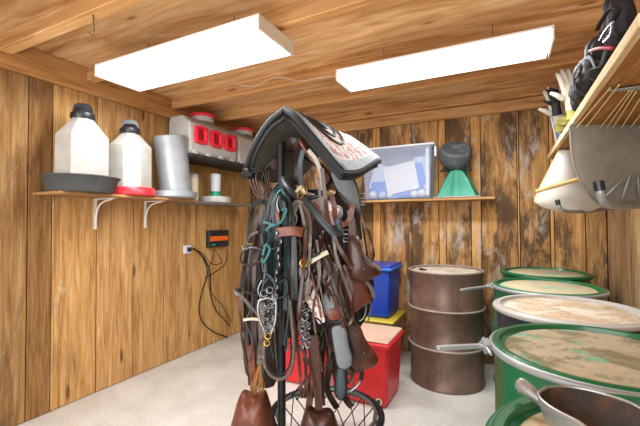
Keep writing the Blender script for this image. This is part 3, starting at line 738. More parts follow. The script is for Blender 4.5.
# yellow lidded bin with blue bin on it
t = tub(-1.27, -.88, 3.08, 3.5, .40, 'storage_tote', 'pale tote with yellow lid standing under the blue bin', 'box_grey', 'yellow')
MB().box(-1.29, -.86, 3.06, 3.52, .40, .425).build('tote_lid', 'yellow', t, bevel=.01)
t = thing('blue_bin', 'deep blue plastic bin stacked on the yellow-lidded tote', 'bin', (-1.08, 3.3, .426))
MB().obox((-1.085, 3.3, .426+.21), (ex, ey, V((0, 0, 1))), (.165, .16, .21), top=1.12).build('bin_body', 'blue', t, bevel=.02, bseg=3)
MB().box(-1.29, -.88, 3.10, 3.5, .84, .87).build('rim', 'blue_rim', t, bevel=.01)
MB().box(-1.275, -.895, 3.115, 3.485, .87, .888).build('bin_lid', 'blue', t, bevel=.008)
# ================================================================ right shelf and what hangs there
t = thing('high_shelf', 'long high wooden shelf along the right wall seen from below', 'shelf', (.5, 2.2, 1.75))
MB().box(.312, XR-.002, 1.13, 3.34, 1.75, 1.77).build('board', 'shelf_under', t, smooth=False)
MB().box(.290, .311, 1.13, 3.34, 1.742, 1.776).build('front_edge', 'pale_wood', t, smooth=False, bevel=.002)
MB().box(.30, .31+.01, 1.10, 1.128, 1.742, ZC-.001).build('hanger_strap', 'white_metal', t, smooth=False)
MB().box(.34, XR-.002, 1.085, 1.128, 1.73, 1.80).build('cleat', 'pale_wood', t, smooth=False, bevel=.003)

def rx(px, py, X): return hit(px, py, 0, X)
# grey tub hanging flat under the shelf
def grid_px(rows, d0, bulge, curve):
    out = []
    n = len(rows)
    for i, (xl, xr, y) in enumerate(rows):
        r = []
        for j in range(15):
            s = j/14; x = xl+(xr-xl)*s
            r.append(at(x, y, d0 - bulge*math.sin(PI*s)**.6*(math.sin(PI*min(1, (i+1)/n*.8)))+curve(s, i/(n-1))))
        out.append(r)
    return out
D = 1.80
rows = [(570, 702, 126), (570.5, 702, 132), (571, 701, 142), (572, 700, 154), (574.5, 697, 166), (579, 693, 178), (585, 687, 189), (592, 680, 198), (599, 672, 204)]
g = grid_px(rows, D, .03, lambda s, q: .05*q)
t = thing('feed_tub', 'big dull grey galvanised tub hung on edge under the right shelf', 'tub', at(630, 205, D))
MB().sheet(g, .004).build('tub_shell', 'zinc', t)
edge = [r[0] for r in g]; MB().tube(spl(edge, 3), .006, 8).build('rolled_edge', 'zinc', t)
MB().tube([r+V((0, 0, .002)) for r in g[0]], .007, 8).build('top_lip', 'zinc', t)
b = MB()
for (x0, y0_, x1, y1_) in ((622, 180, 604, 198), (630, 176, 622, 200), (638, 178, 640, 200)): b.tube([at(x0, y0_, D-.012), at((x0+x1)/2, (y0_+y1_)/2, D-.006), at(x1, y1_, D+.02)], [.004, .008, .004], 8)
b.build('pressed_ribs', 'zinc', t)
# white shovel blade with dowel handle
D2 = 2.45
rows = [(559, 580, 150), (553, 586, 162), (547, 592, 174), (541, 598, 186), (535.5, 603, 197), (535, 603, 202), (541, 601, 206), (553, 595, 209.5), (566, 586, 212)]
g = []
for i, (xl, xr, y) in enumerate(rows):
    g.append([at(xl+(xr-xl)*j/12, y, D2-.05*math.sin(PI*j/12)) for j in range(13)])
t = thing('manure_shovel', 'worn white plastic shovel with a wooden shaft behind the grey tub', 'shovel', at(568, 210, D2))
MB().sheet(g, .005).build('blade', 'white_shovel', t)
MB().tube([r[0] for r in g], .005, 8).build('blade_edge', 'pale_wood', t)
MB().tube([at(536, 191.5, D2-.07), at(590, 175.5, D2-.12)], .0125, 12).build('shaft', 'dowel', t)
# tubular hooks with black caps
def hook(pts, D, r, cap, label):
    P = spl([at(a, b_, D_) for a, b_, D_ in pts], 8)
    t = thing('wall_hook', label, 'hook', P[-1], 'tubular wall hooks')
    MB().tube(P, r, 12).build('tube', 'ring', t)
    d = (P[1]-P[0]).normalized(); MB().tube([P[0]-d*cap*1.05, P[0]-d*cap, P[0]+d*.012, P[0]+d*.013], [r*.95, r*1.25, r*1.25, r], 12).build('rubber_cap', 'cap_black', t)
hook([(599.5, 188, 1.62), (601, 195, 1.62), (604, 202, 1.64), (612, 206, 1.68), (626, 206, 1.78), (650, 204.5, 1.92)], 0, .0175, .03, 'thick grey tube hook with black cap in front of the hanging grey tub')
hook([(558, 203, 2.28), (560, 208, 2.28), (566, 211, 2.3), (585, 211.5, 2.45), (606, 209, 2.75), (622, 207.5, 2.95)], 0, .011, .02, 'slimmer tube hook with black cap below the white shovel')
# rake
t = thing('leaf_rake', 'bamboo tines of a rake fanned under the right shelf', 'rake', at(600, 126, 1.88))
for a, b_, c_, e_ in ((577, 122, 610, 88), (586, 122, 619, 85), (600, 123, 630, 90), (606, 124, 633, 90), (612, 124, 636, 92), (620, 125, 644, 93), (629, 125, 655, 95), (636, 126, 664, 96)):
    MB().tube([hit(a, b_+5, 2, 1.725), hit(c_, e_, 2, 1.738)], .0026, 6).build('tine', 'straw', t)
MB().ribbon([hit(607, 91, 2, 1.739), hit(622, 90, 2, 1.739), hit(646, 87, 2, 1.739), hit(670, 85, 2, 1.739)], [.004, .03, .045, .05], .003, n=V((0, 0, -1))).build('rake_head', 'ring', t)

# gloves and black bags on the shelf edge
def glove(base, dirv, side, nrm, s, mat, cuffm, name, label, curl=.3, group=None):
    """base = wrist centre, dirv to fingers"""
    d = V(dirv).normalized(); sd = V(side); sd = (sd-d*sd.dot(d)).normalized(); nn = d.cross(sd)
    t = thing(name, label, 'glove', base, group)
    b = MB(); R = Matrix((sd, d, nn)).transposed()
    b.ell(base+d*.05*s, (.045*s, .065*s, .02*s), R)
    b.tube([base-d*.03*s, base, base+d*.03*s], [.036*s, .032*s, .036*s], 14)
    for i, (o, L, a) in enumerate(((-.033, .07, -.12), (-.012, .082, -.03), (.011, .078, .05), (.032, .062, .15))):
        q = base+d*.095*s+sd*o*s; dd = (d+sd*a).normalized()
        b.tube([q-dd*.02*s, q+dd*L*.4*s, q+dd*L*.75*s+nn*curl*.02*s, q+dd*L*s+nn*curl*.05*s], [.0125*s, .0125*s, .011*s, .007*s], 10)
    q = base+d*.03*s-sd*.04*s; dd = (d*.7-sd*.8).normalized()
    b.tube([q, q+dd*.04*s, q+dd*.07*s+nn*.01*s], [.014*s, .013*s, .008*s], 10)
    b.build('glove_hand', mat, t, remesh=.005*s)
    MB().tube([base-d*.07*s, base-d*.02*s], [.042*s, .034*s], 16, flat=.7, ref=nn).build('cuff', cuffm, t)
    return t
S = .315
glove(at(560, 118, 2.62), at(553, 90, 2.62)-at(560, 118, 2.62), RT, FWD, 1.35, 'canvas', 'glove_yel', 'work_glove', 'off-white canvas work glove propped at the shelf end beside dark fingers', group=None)
glove(at(573, 104, 2.3), at(568, 78, 2.3)-at(573, 104, 2.3), RT, FWD, 1.3, 'canvas', 'glove_yel', 'work_glove', 'tan work glove with olive cuff leaning against the black bag')
glove(at(556, 107, 2.52), at(552, 84, 2.52)-at(556, 107, 2.52), RT, FWD, .8, 'leather_black', 'leather_black', 'work_glove', 'black knit glove fingers sticking out at the far shelf end')
g = [[at(548+ i*1.2+j*1.1, 106+i*5.5, 2.68-.01*math.sin(j*1.3)) for j in range(8)] for i in range(9)]
tag(MB().sheet(g, .004).build('cloth_rag', 'cloth_blue', org=g[8][4]), 'pale blue rag hanging behind the gloves off the far shelf end', 'rag')
b = MB(); b.ell(at(566, 121, 2.4), (.055, .05, .028), rotT((0, .2, 1)), lump=.4)
tag(b.build('glove_cuff', 'glove_yel', org=at(566, 128, 2.4), smooth=True), 'olive yellow folded cloth lying on the shelf edge beside the gloves', 'cloth')
# black bag
def blob(name, label, cat, parts, mat='leather_black', rem=.008, extra=None):
    o0 = V(parts[0][0]); t = thing(name, label, cat, o0)
    b = MB()
    for c, r in parts: b.ell(c, r, None, lump=.25, ls=9)
    b.build('bag_body', mat, t, remesh=rem)
    return t
X = .36
def sx(px, py, X=.36): return hit(px, py, 0, X)
t = blob('saddle_bag', 'black leather saddle bag slumped on the shelf beside the gloves', 'bag', [(sx(583, 90), (.06, .10, .07)), (sx(588, 76), (.06, .07, .09)), (sx(579, 101), (.04, .06, .06))])
b = MB(); b.tube(spl([sx(574, 92, .3), sx(574, 76, .3), sx(581, 63, .3), sx(590, 58, .3), sx(596, 70, .3)], 6), .010, 8, flat=.4); b.build('bag_strap', 'leather_black', t)
b = MB(); b.tube(spl([sx(584, 80, .29), sx(590, 70, .29), sx(600, 66, .29), sx(606, 50, .30)], 6), .006, 8, flat=.4); b.build('flap_edge', 'pad_grey', t)
t = blob('riding_helmet', 'round black riding helmet on the shelf in front of the slumped bag', 'helmet', [(sx(602, 62), (.07, .085, .07)), (sx(601, 50), (.06, .06, .06)), (sx(609, 48), (.06, .05, .06))])
b = MB(); b.tube(spl([sx(590, 51, .3), sx(600, 48, .29), (sx(612, 48, .3))], 6), .006, 8); b.build('red_trim', 'red_deep', t)
t = blob('black_boot_strap', 'black webbing and buckles bundled on the near end of the high shelf', 'strap bundle', [(sx(618, 30), (.045, .05, .08)), (sx(622, 15), (.04, .04, .08)), (sx(616, 6), (.04, .04, .05))])
b = MB(); b.tube(spl([sx(597, 30, .3), sx(602, 20, .3), sx(611, 8, .3), sx(618, 10, .3), sx(611, 24, .3), sx(600, 33, .3)], 6), .008, 8, flat=.5); b.build('webbing_loop', 'leather_black', t)
b = MB(); b.tube(spl([sx(600, 40, .29), sx(606, 30, .29), sx(613, 22, .29)], 4), .004, 6); b.tube(spl([sx(604, 42, .29), sx(611, 34, .29), sx(612, 24, .29)], 4), .004, 6); b.build('pale_cord', 'tube_grey', t)
# ================================================================ tack stand in the middle
RD = V((.567, .823)); PD = V((.823, -.567))          # ridge direction, right-hand slope direction (camera-aligned x, depth)
def cfv(x, d, z): return cf(x, d, z)
def pad_thing(label, x0, d0, z0, length, wl, wr, dl, dr, th=.026, group='saddle blankets on the tack stand', sag=.0, rend=.0, pattern='blanket', binding='pad_grey', lt=1.0, scroll=False, lcut=0, far_in=.12):
    """tent-shaped saddle blanket; s in -1..1 across, t in 0..1 along the ridge"""
    def P(s, t, off=0):
        w = wl if s < 0 else wr; dz = dl if s < 0 else dr; a = abs(s)
        tt = t*length
        # rounded contour: near and far edges pulled in toward the lower corners
        edge = .03*(a**4)*(1-2*t)-.025*math.sin(a*PI)*(1-t)
        tt += edge - far_in*a*a*max(0, t-.3)
        hx = (-1 if s < 0 else 1)*w*(a*.97+.03*math.sin(a*PI))
        soft = .028*(math.exp(-(a*6)**2))
        z = z0 - dz*(a**1.04)*((1-.34*t) if s > 0 else 1) - soft - sag*math.sin(PI*t) - .03*t + .012*math.sin(5*t+3*s)*a
        x = x0 + RD.x*tt + PD.x*hx; d = d0 + RD.y*tt + PD.y*hx
        return cf(x, d, z+off)
    n, m = 33, 17
    S = [-1+2*i/(n-1) for i in range(n)]; T = [j/(m-1) for j in range(m)]
    t = thing('saddle_blanket', label, 'saddle blanket', P(0, .5), group)
    def off_sheet(k):
        g = [[P(s, u) for u in T] for s in S]; out = []
        for i in range(n):
            r = []
            for j in range(m):
                a = g[min(i+1, n-1)][j]-g[max(i-1, 0)][j]; b_ = g[i][min(j+1, m-1)]-g[i][max(j-1, 0)]
                nn = a.cross(b_).normalized(); 
                if nn.z < 0: nn = -nn
                r.append(g[i][j]+nn*k)
            out.append(r)
        return out
    MB().sheet(off_sheet(th/2), .003).build('patterned_top', pattern, t)
    lab(MB().sheet(off_sheet(-th/2), .003).build('fleece_underside', 'fleece', t), 'dark grey fleece underside')
    g = off_sheet(0)
    loop = [g[i][0] for i in range(n)]+[g[n-1][j] for j in range(1, m)]+[g[i][m-1] for i in range(n-2, -1, -1)]+[g[0][j] for j in range(m-2, 0, -1)]
    MB().tube(loop, th*.62, 8, closed=True).build('edge_binding', binding, t)
    # inner band set back from the near edge
    gi = off_sheet(th/2+.004)
    bnd = [[gi[i][j] for j in range(0, 2)] for i in range(n//2, n)]
    MB().sheet(bnd, .004).build('border_band', 'pad_grey', t)
    bnd2 = [[gi[i][j] for i in range(n-3, n)] for j in range(m)]
    MB().sheet(bnd2, .004).build('border_band', 'pad_grey', t)
    if scroll:
        for R1, R2 in ((.16, .10), (.28, .19), (.40, .28)):
            pts = []
            for k in range(13):
                a = PI*k/12
                s_ = .06+R1*math.sin(a)*1.15+.10; t_ = .40-R2*math.cos(a)
                i = (s_+1)/2*(n-1); j = min(max(t_*(m-1), 0), m-1.01); i0, j0 = int(i), int(j)
                p00, p10, p01, p11 = gi[i0][j0], gi[i0+1][j0], gi[i0][j0+1], gi[i0+1][j0+1]; u_, v_ = i-i0, j-j0
                pts.append(p00*(1-u_)*(1-v_)+p10*u_*(1-v_)+p01*(1-u_)*v_+p11*u_*v_)
            MB().tube(spl(pts, 2), .007, 6).build('appliqued_scroll', 'pad_black', t)
    return t, P, gi

pad1, P1, g1 = pad_thing('topmost saddle blanket, pale with red zigzag pattern and slate grey edge, tented over the stand', -.163, 1.72, 1.83, .44, .29, .30, .30, .345, scroll=True, far_in=.02, binding='pad_black')
pad1b, P1b, g1b = pad_thing('dark woven under-blanket directly beneath the topmost pale blanket', -.160, 1.725, 1.795, .42, .26, .29, .27, .33, th=.02, binding='pad_black', far_in=.02, pattern='felt_grey')
pad2, P2, g2 = pad_thing('middle saddle blanket with grey double edge, sagging just under the leather headstall', -.13, 1.80, 1.455, .30, .16, .22, .24, .24, th=.02, far_in=.3)
pad3, P3, g3 = pad_thing('lowest saddle blanket with a dark rolled edge and rounded corner, near the stirrups', -.10, 1.86, 1.19, .30, .10, .22, .25, .39, th=.02, binding='pad_black', far_in=.3)

# ---- stand
pole_top = at(281, 142, 1.80); px_, py_ = pole_top.x, pole_top.y
t = thing('tack_stand', 'tall black steel pole stand carrying the saddle blankets and bridles', 'tack stand', (px_, py_, 0))
MB().tube([(px_, py_, .0), (px_, py_, pole_top.z-.012), (px_, py_, pole_top.z)], [.020, .020, .017], 16).build('pole', 'tube_black', t)
b = MB(); c_ = V((px_, py_, 0))
for a in (.6, 2.2, 3.75, 5.3):
    d = V((math.cos(a), math.sin(a), 0)); b.tube(spl([c_+V((0, 0, .10)), c_+d*.12+V((0, 0, .06)), c_+d*.30+V((0, 0, .018))], 5), .014, 8)
b.build('foot', 'tube_black', t)
b = MB()
b.tube(spl([V((px_, py_, 1.50)), at(292, 192, 1.79), at(318, 212, 1.92), at(345, 250, 2.1)], 6), .017, 10)
b.build('sloping_arm', 'tube_grey', t)
def loop(pts, r, nm='rack_arm', mat='tube_black', closed=True):
    return MB().tube(spl(pts, 6, closed=closed), r, 10, closed=closed).build(nm, mat, t)
loop([at(262, 176, 1.92), at(276, 158, 1.9), at(290, 152, 1.9), at(315, 164, 1.95), at(330, 178, 2.0), at(320, 190, 1.98), at(295, 190, 1.93), at(270, 190, 1.92)], .010)
loop([at(290, 178, 1.82), at(300, 196, 1.78), at(318, 196, 1.74), at(330, 182, 1.76), at(334, 170, 1.82)], .010, closed=False)

# ---- straps helper
def S(pts, d, w, mat, par, name='strap', th=.0035, n=6, twist=.35, tube=False, closed=False):
    P = []
    for p in pts:
        dd = d + (p[2] if len(p) > 2 else 0); P.append(at(p[0], p[1], dd))
    Q = spl(P, n, closed=closed)
    b = MB()
    if tube: b.tube(Q, w/2, 8, closed=closed)
    else: b.ribbon(Q, w, th, twist=twist)
    return b.build(name, mat, par)
def ringp(px, py, d, r, mat, par, name='ring', rr=.0035, el=1.0, tilt=0.0, nrm=None):
    c = at(px, py, d); n_ = (EYE-c).normalized() if nrm is None else nrm
    a = RT*math.cos(tilt)+UP*math.sin(tilt); b_ = n_.cross(a).normalized()
    return MB().tube([c+a*(r*math.cos(q)*el)+b_*(r*math.sin(q)) for q in [2*PI*i/20 for i in range(20)]], rr, 6, closed=True).build(name, mat, par)
def buckle(px, py, d, s, mat, par, tilt=0.0):
    c = at(px, py, d); n_ = (EYE-c).normalized(); a = RT*math.cos(tilt)+UP*math.sin(tilt); b_ = n_.cross(a)
    return MB().tube([c+a*x+b_*y for x, y in ((-s, -s*.8), (s, -s*.8), (s, s*.8), (-s, s*.8))], .0028, 6, closed=True).build('buckle', mat, par)
TG = 'tack hanging on the stand'
def tack(name, label, cat, px, py, d): return thing(name, label, cat, at(px, py, d), TG)

# western saddle bodies (dark leather masses)
def skirt(name, label, px, py, d, outline, dep, mat='leather_dark', puff=.03, cat='saddle'):
    t = tack(name, label, cat, px, py, d)
    P = [at(a, b_, d+(c[0] if (c := o_[2:]) else 0)) for o_ in outline for a, b_ in [o_[:2]]]
    MB().poly(spl(P, 4, closed=True), dep, -FWD, puff).build('saddle_skirt', mat, t, ang=50)
    return t
s1 = skirt('western_saddle', 'dark brown leather saddle body under the topmost blanket', 310, 190, 1.98, [(306, 200), (322, 188), (336, 180), (347, 192), (356, 222), (350, 262), (334, 282), (318, 262), (306, 230)], .05)
b = MB(); b.tube(spl([at(300, 140, 1.86), at(312, 158, 1.84), at(326, 172, 1.86), at(336, 190, 1.88)], 6), [.03]*19, 10, flat=.5); b.build('red_girth_lining', 'leather_red', s1)
S([(272, 168, -.02), (292, 140, -.04), (298, 160, -.03), (296, 185, 0)], 1.86, .03, 'leather_dark', s1, 'fork_strap')
s2 = skirt('western_saddle', 'dark brown leather saddle body hanging between the middle and lowest blankets', 330, 270, 2.08, [(285, 235), (310, 225), (340, 236), (368, 262), (372, 300), (352, 335), (326, 345), (305, 320), (290, 280)], .06)
s3 = skirt('saddle_fender', 'long dark leather fender hanging down behind the tangled bridles on the pole', 285, 250, 2.0, [(258, 215), (290, 205), (306, 240), (306, 315), (286, 342), (274, 385), (246, 372), (246, 300), (252, 240)], .03, cat='fender')

# grey lining flap right of the pad
t = tack('stirrup_leather', 'grey pointed lining flap hanging below the right side of the topmost blanket', 'flap', 345, 190, 1.78)
MB().poly(spl([at(332, 172, 1.74), at(350, 176, 1.76), at(357, 192, 1.8), at(361, 212, 1.82), (at(352, 206, 1.8)), at(340, 193, 1.77), at(334, 182, 1.75)], 4, closed=True), .008, -FWD, .006).build('lining', 'felt_grey', t)
S([(333, 174), (338, 190), (347, 203), (361, 213)], 1.765, .012, 'pad_black', t, 'edge', twist=0)
S([(352, 176), (358, 190), (362, 212)], 1.79, .010, 'leather_black', t, 'edge', twist=0)
buckle(362, 196, 1.77, .014, 'chrome', t); buckle(363, 203, 1.77, .012, 'chrome', t)

# hanging long straps right side
t = tack('cinch_strap', 'pair of long brown latigo straps hanging from the right edge of the top blanket', 'strap', 340, 190, 1.72)
S([(322, 168), (325, 195), (329, 222), (338, 245), (348, 262), (352, 268)], 1.70, .018, 'leather', t)
S([(318, 178), (322, 205), (332, 232), (336, 255), (343, 276), (352, 300)], 1.72, .014, 'leather_grey', t)
t = tack('cinch_strap', 'thin brown strap hanging free against the back wall right of the saddles', 'strap', 368, 215, 1.9)
S([(361, 205), (366, 225), (371, 240), (374, 255), (369, 262), (365, 240), (362, 222)], 1.88, .010, 'leather', t)
t = tack('cinch_strap', 'wide tan and brown strap curving in a loop below the grey flap', 'strap', 340, 222, 1.74)
S([(330, 190), (334, 205), (336, 220), (345, 224), (351, 216), (352, 205)], 1.74, .024, 'leather_red', t)
S([(350, 210), (354, 225), (358, 240), (362, 256), (360, 268)], 1.80, .022, 'leather_grey', t, 'strap')
buckle(346, 232, 1.72, .013, 'chrome', t); buckle(346, 240, 1.72, .011, 'chrome', t)
S([(340, 218), (343, 236), (345, 254)], 1.76, .02, 'leather_black', t)
S([(352, 186), (356, 205), (359, 232), (362, 262)], 1.84, .026, 'pad_black', t)

# ---- tapaderos (hooded stirrups)
def tapadero(label, d, outline, puff, rim=None, rivets=(), mat='leather', hang=None, group='hooded leather stirrups'):
    c = outline[0]; P = [at(a, b_, d) for a, b_ in outline]
    low = max(outline, key=lambda o: o[1]); t = thing('hooded_stirrup', label, 'stirrup', at(low[0], low[1], d), group)
    MB().poly(spl(P, 4, closed=True), .05, -FWD, puff).build('leather_hood', mat, t, ang=60, bevel=.006)
    if rim: S(rim, d-.03, .018, 'leather_grey', t, 'fleece_rim', th=.02, twist=0)
    for a, b_ in rivets:
        MB().ell(at(a, b_, d-.028-puff*.8), (.006, .006, .006)).build('rivet', 'chrome', t)
    if hang: S(hang[0], d-.01, hang[1], mat, t, 'stirrup_leather', th=.008, twist=0)
    return t
tapadero('upper brown hooded stirrup with fleece rim, pointing at the blue bin', 1.76, [(348, 238), (358, 237), (361, 252), (370, 262), (380, 270), (376, 276), (362, 281), (350, 278), (347, 262)], .035, rim=[(360, 240), (363, 254), (371, 263), (381, 269)], rivets=[(364, 269)], hang=([(350, 210), (352, 225), (353, 240)], .03))
tapadero('second brown hooded stirrup half hidden under the upper one', 1.82, [(345, 268), (362, 276), (368, 288), (372, 296), (369, 302), (362, 306), (352, 312), (344, 300), (340, 282)], .03, rim=[(366, 282), (371, 288), (374, 297)], mat='leather_red')
tapadero('flat red-brown stirrup hood with two rivets hanging over the red bin', 1.80, [(342, 326), (358, 324), (366, 340), (377, 356), (375, 364), (362, 369), (346, 373), (340, 352)], .015, rivets=[(357, 335), (364, 353)], hang=([(341, 270), (346, 295), (349, 315), (352, 328)], .05))
tapadero('large brown stirrup hood at the bottom left below the horsehair tassel', 1.72, [(242, 392), (254, 395), (264, 391), (269, 402), (272, 415), (273, 432), (268, 448), (248, 452), (233, 448), (231, 430), (235, 412)], .06, hang=([(250, 345), (252, 370), (254, 394)], .03), mat='leather_red')
tapadero('lower brown stirrup hood cut off beneath the centre fenders', 1.68, [(307, 408), (318, 411), (330, 410), (336, 420), (340, 440), (330, 452), (308, 452), (300, 440), (302, 424)], .04, hang=([(314, 335), (316, 365), (319, 410)], .035), mat='leather')
# grey wooden stirrup pads
def gpad(label, d, outline, mat='felt_grey'):
    P = [at(a, b_, d) for a, b_ in outline]; low = max(outline, key=lambda o: o[1])
    t = thing('stirrup_pad', label, 'stirrup pad', at(*low, d), 'grey stirrup pads')
    MB().poly(spl(P, 4, closed=True), .02, -FWD, .012).build('pad_face', mat, t, ang=60)
    MB().tube(spl(P, 4, closed=True), .007, 8, closed=True).build('black_edge', 'leather_black', t)
    return t
gpad('pale blue-grey rounded stirrup pad beside the rivetted hood', 1.72, [(332, 328), (340, 325), (346, 330), (349, 346), (352, 356), (351, 364), (345, 368), (338, 365), (335, 352), (333, 340)])
gpad('darker grey stirrup pad hanging lower, over the wire hoop', 1.80, [(338, 368), (344, 368), (346, 380), (345, 394), (340, 399), (336, 392), (336, 378)], 'pad_grey')
# fenders lower centre
t = tack('fender_strap', 'three long brown leather fenders hanging low in the centre of the stand', 'strap', 322, 400, 1.78)
for pts, w_, m_, dd in (([(310, 330), (314, 355), (311, 385), (309, 408)], .032, 'leather', .0), ([(326, 335), (330, 360), (327, 388), (337, 408)], .03, 'leather_dark', .03), ([(322, 300), (324, 330), (320, 370), (322, 405)], .035, 'leather', .05), ([(332, 352), (336, 376), (345, 398), (352, 407)], .03, 'leather_dark', .06)):
    S(pts, 1.76+dd, w_, m_, t, th=.007, twist=.5)
t = tack('fender_strap', 'broad dark fender slanting from the middle blanket to the grey stirrup pad', 'strap', 335, 300, 1.74)
S([(322, 252), (330, 268), (337, 290), (343, 312), (350, 330)], 1.74, .045, 'leather_dark', t, th=.01, twist=0)
S([(318, 250), (326, 258), (332, 278), (338, 298), (347, 318)], 1.73, .012, 'leather_grey', t, twist=0)
S([(334, 296), (340, 318), (346, 335)], 1.71, .02, 'leather', t, twist=0)
# pink-cream pointed tie straps and patch of lowest blanket
t = tack('tie_strap', 'cream and pink pointed ends of a woven tie hanging at the lowest blanket', 'tie strap', 322, 320, 1.7)
MB().ribbon(spl([at(300, 262, 1.70), at(306, 282, 1.70), at(314, 302, 1.69), at(322, 323, 1.69)], 5), [.012+.05*math.sin(PI*min(1, i/15*.9)) for i in range(16)], .005).build('woven_tie', 'blanket', t)
S([(309, 266), (315, 288), (321, 318)], 1.68, .008, 'leather_red', t, twist=0); S([(318, 258), (319, 280), (324, 305)], 1.68, .007, 'leather_grey', t, twist=0)
t = tack('saddle_corner', 'rounded blue-grey and tan blanket corner with a thick dark edge', 'blanket corner', 335, 318, 1.72)
MB().poly(spl([at(322, 296, 1.73), at(331, 296, 1.73), (at(337, 304, 1.73)), at(343, 313, 1.73), at(340, 319, 1.73), at(330, 320, 1.73), at(322, 314, 1.73)], 4, closed=True), .015, -FWD, .01).build('corner_lining', 'felt_grey', t)
MB().poly(spl([at(326, 313, 1.715), at(333, 308, 1.715), at(341, 311, 1.715), at(342, 318, 1.715), at(331, 320, 1.715)], 4, closed=True), .01, -FWD, .006).build('leather_patch', 'leather_red', t)
S([(320, 312), (328, 320), (338, 322), (346, 316)], 1.715, .02, 'pad_black', t, 'rolled_edge', tube=True)
# ---------------------------------------------------------------- bridles, halters, reins
# A leftmost black bridle
t = tack('black_bridle', 'leftmost black leather bridle with a wide oval noseband', 'bridle', 250, 250, 1.70)
S([(262, 201), (255, 204), (251, 215), (249, 235), (246, 258), (242, 285), (240, 292)], 1.70, .020, 'leather_black', t, 'cheek_strap')
S([(262, 201), (267, 206), (268, 225), (262, 250), (258, 280), (256, 305)], 1.72, .022, 'leather_black', t, 'cheek_strap')
S([(262, 202), (260, 220), (256, 245), (254, 275), (256, 300)], 1.73, .02, 'leather_dark', t, 'crown_strap')
S([(240, 260), (242, 252), (252, 248), (262, 250), (264, 257), (258, 263), (247, 265)], 1.64, .012, 'leather_dark', t, 'noseband', th=.007, closed=True, tube=True)
ringp(239, 291, 1.69, .018, 'chrome', t, 'bit_ring'); ringp(246, 247, 1.68, .013, 'chrome', t)
buckle(249, 246, 1.68, .012, 'brass', t)
S([(234, 290), (244, 298), (255, 311), (262, 318)], 1.67, .014, 'tube_grey', t, 'rein', tube=True)
S([(236, 290), (246, 292), (258, 296)], 1.69, .012, 'leather_black', t, 'chin_strap')
S([(244, 250), (250, 236), (258, 232)], 1.68, .012, 'leather_grey', t, 'strap')

t = tack('dark_halter', 'dark halter of layered straps beside the leftmost bridle, with brown lower ends', 'halter', 250, 320, 1.74)
for i, (x0, x1, x2, m_) in enumerate(((247, 245, 248, 'leather_dark'), (252, 249, 251, 'leather_black'), (257, 254, 256, 'leather'), (261, 259, 258, 'leather_dark'), (265, 263, 261, 'leather_black'))):
    S([(x0+4, 240+i*4), (x0, 275), (x1, 310), (x2, 350), (x2+2, 385-i*3)], 1.75+.01*i, .016+.003*(i % 2), m_, t, twist=.5)
S([(243, 320), (252, 319), (262, 320)], 1.68, .012, 'canvas', t, 'pale_band', twist=0)
S([(244, 300), (250, 310), (246, 322), (252, 340), (249, 360)], 1.69, .006, 'leather_grey', t, 'lace', tube=True)
S([(241, 318), (242, 340), (247, 362), (252, 378), (256, 390)], 1.71, .010, 'leather_dark', t, 'strap', tube=True)
S([(241, 294), (240, 310), (243, 332)], 1.71, .012, 'leather', t)
# horsehair tassel
t = tack('horsehair_tassel', 'tan horsehair tassel hanging from a knotted brown strap', 'tassel', 262, 392, 1.66)
S([(262, 302), (262, 330), (260, 352), (260, 360)], 1.66, .022, 'leather_grey', t)
MB().ell(at(260, 362, 1.655), (.017, .014, .018), lump=.3).build('knot', 'leather_grey', t)
b = MB(); random.seed(3)
for i in range(46):
    a = random.uniform(-1, 1); e = random.uniform(-.02, .02)
    b.tube([at(260+a, 365, 1.655+e*.3), at(260+a*4.5-1, 378, 1.655+e), at(259+a*8.5-2+random.uniform(-1, 1), 390+random.uniform(-4, 5), 1.655+e)], [.003, .0028, .0008], 5)
b.build('hair_strands', 'hair', t)

# B teal halters and lead ropes down the pole
t = tack('teal_halter', 'dark teal nylon halter draped over the pole with an aqua noseband loop', 'halter', 278, 190, 1.66)
arcs = [((264, 262), (266, 225), (271, 198), (279, 184), (287, 194), (291, 222), (293, 262)), ((268, 290), (269, 240), (274, 204), (280, 188), (285, 200), (288, 240), (289, 290)), ((271, 300), (273, 235), (276, 205), (281, 191), (290, 204), (295, 240), (296, 300)), ((275, 310), (276, 250), (279, 210), (284, 205), (286, 250), (285, 310))]
for i, a in enumerate(arcs): S(a, 1.67-.012*i, .014+.004*(i % 2), 'rope_teal', t, th=.006, twist=.4)
S([(266, 231), (270, 227), (281, 222), (286, 212), (285, 208), (282, 211)], 1.60, .013, 'rope_aqua', t, 'noseband', tube=True)
S([(272, 204), (276, 196), (281, 190), (285, 195)], 1.625, .010, 'rope_aqua', t, 'crown_edge', tube=True)
S([(263, 222), (268, 223), (275, 226)], 1.63, .011, 'rope_aqua', t, 'strap_end', twist=0)
MB().tube(spl([at(279, 196, 1.62), at(277, 204, 1.615), at(279, 212, 1.615)], 4), .005, 8).build('snap_hook', 'chrome', t)
S([(277, 208), (278, 222)], 1.612, .014, 'leather_red', t, 'wrapped_grip')
S([(277, 196), (274, 205), (273, 225)], 1.61, .008, 'pad_grey', t, 'cord', tube=True)
ringp(272, 245, 1.61, .018, 'tube_black', t, 'ring', .004)
t = tack('teal_lead_rope', 'teal lead rope tangled in loops around steel chain links', 'lead rope', 275, 275, 1.62)
S([(263, 255), (266, 245), (270, 250), (264, 262), (262, 258)], 1.60, .013, 'rope_aqua', t, 'loop', tube=True)
S([(266, 262), (268, 275), (276, 283), (286, 280), (287, 292), (280, 298), (270, 296), (263, 288), (268, 278)], 1.61, .010, 'rope_teal', t, 'loop', tube=True)
S([(262, 262), (264, 272), (272, 278), (275, 292), (268, 302)], 1.60, .006, 'pad_grey', t, 'cord', tube=True)
S([(285, 280), (289, 300), (288, 320), (284, 345)], 1.63, .012, 'rope_teal', t, 'tail', tube=True)
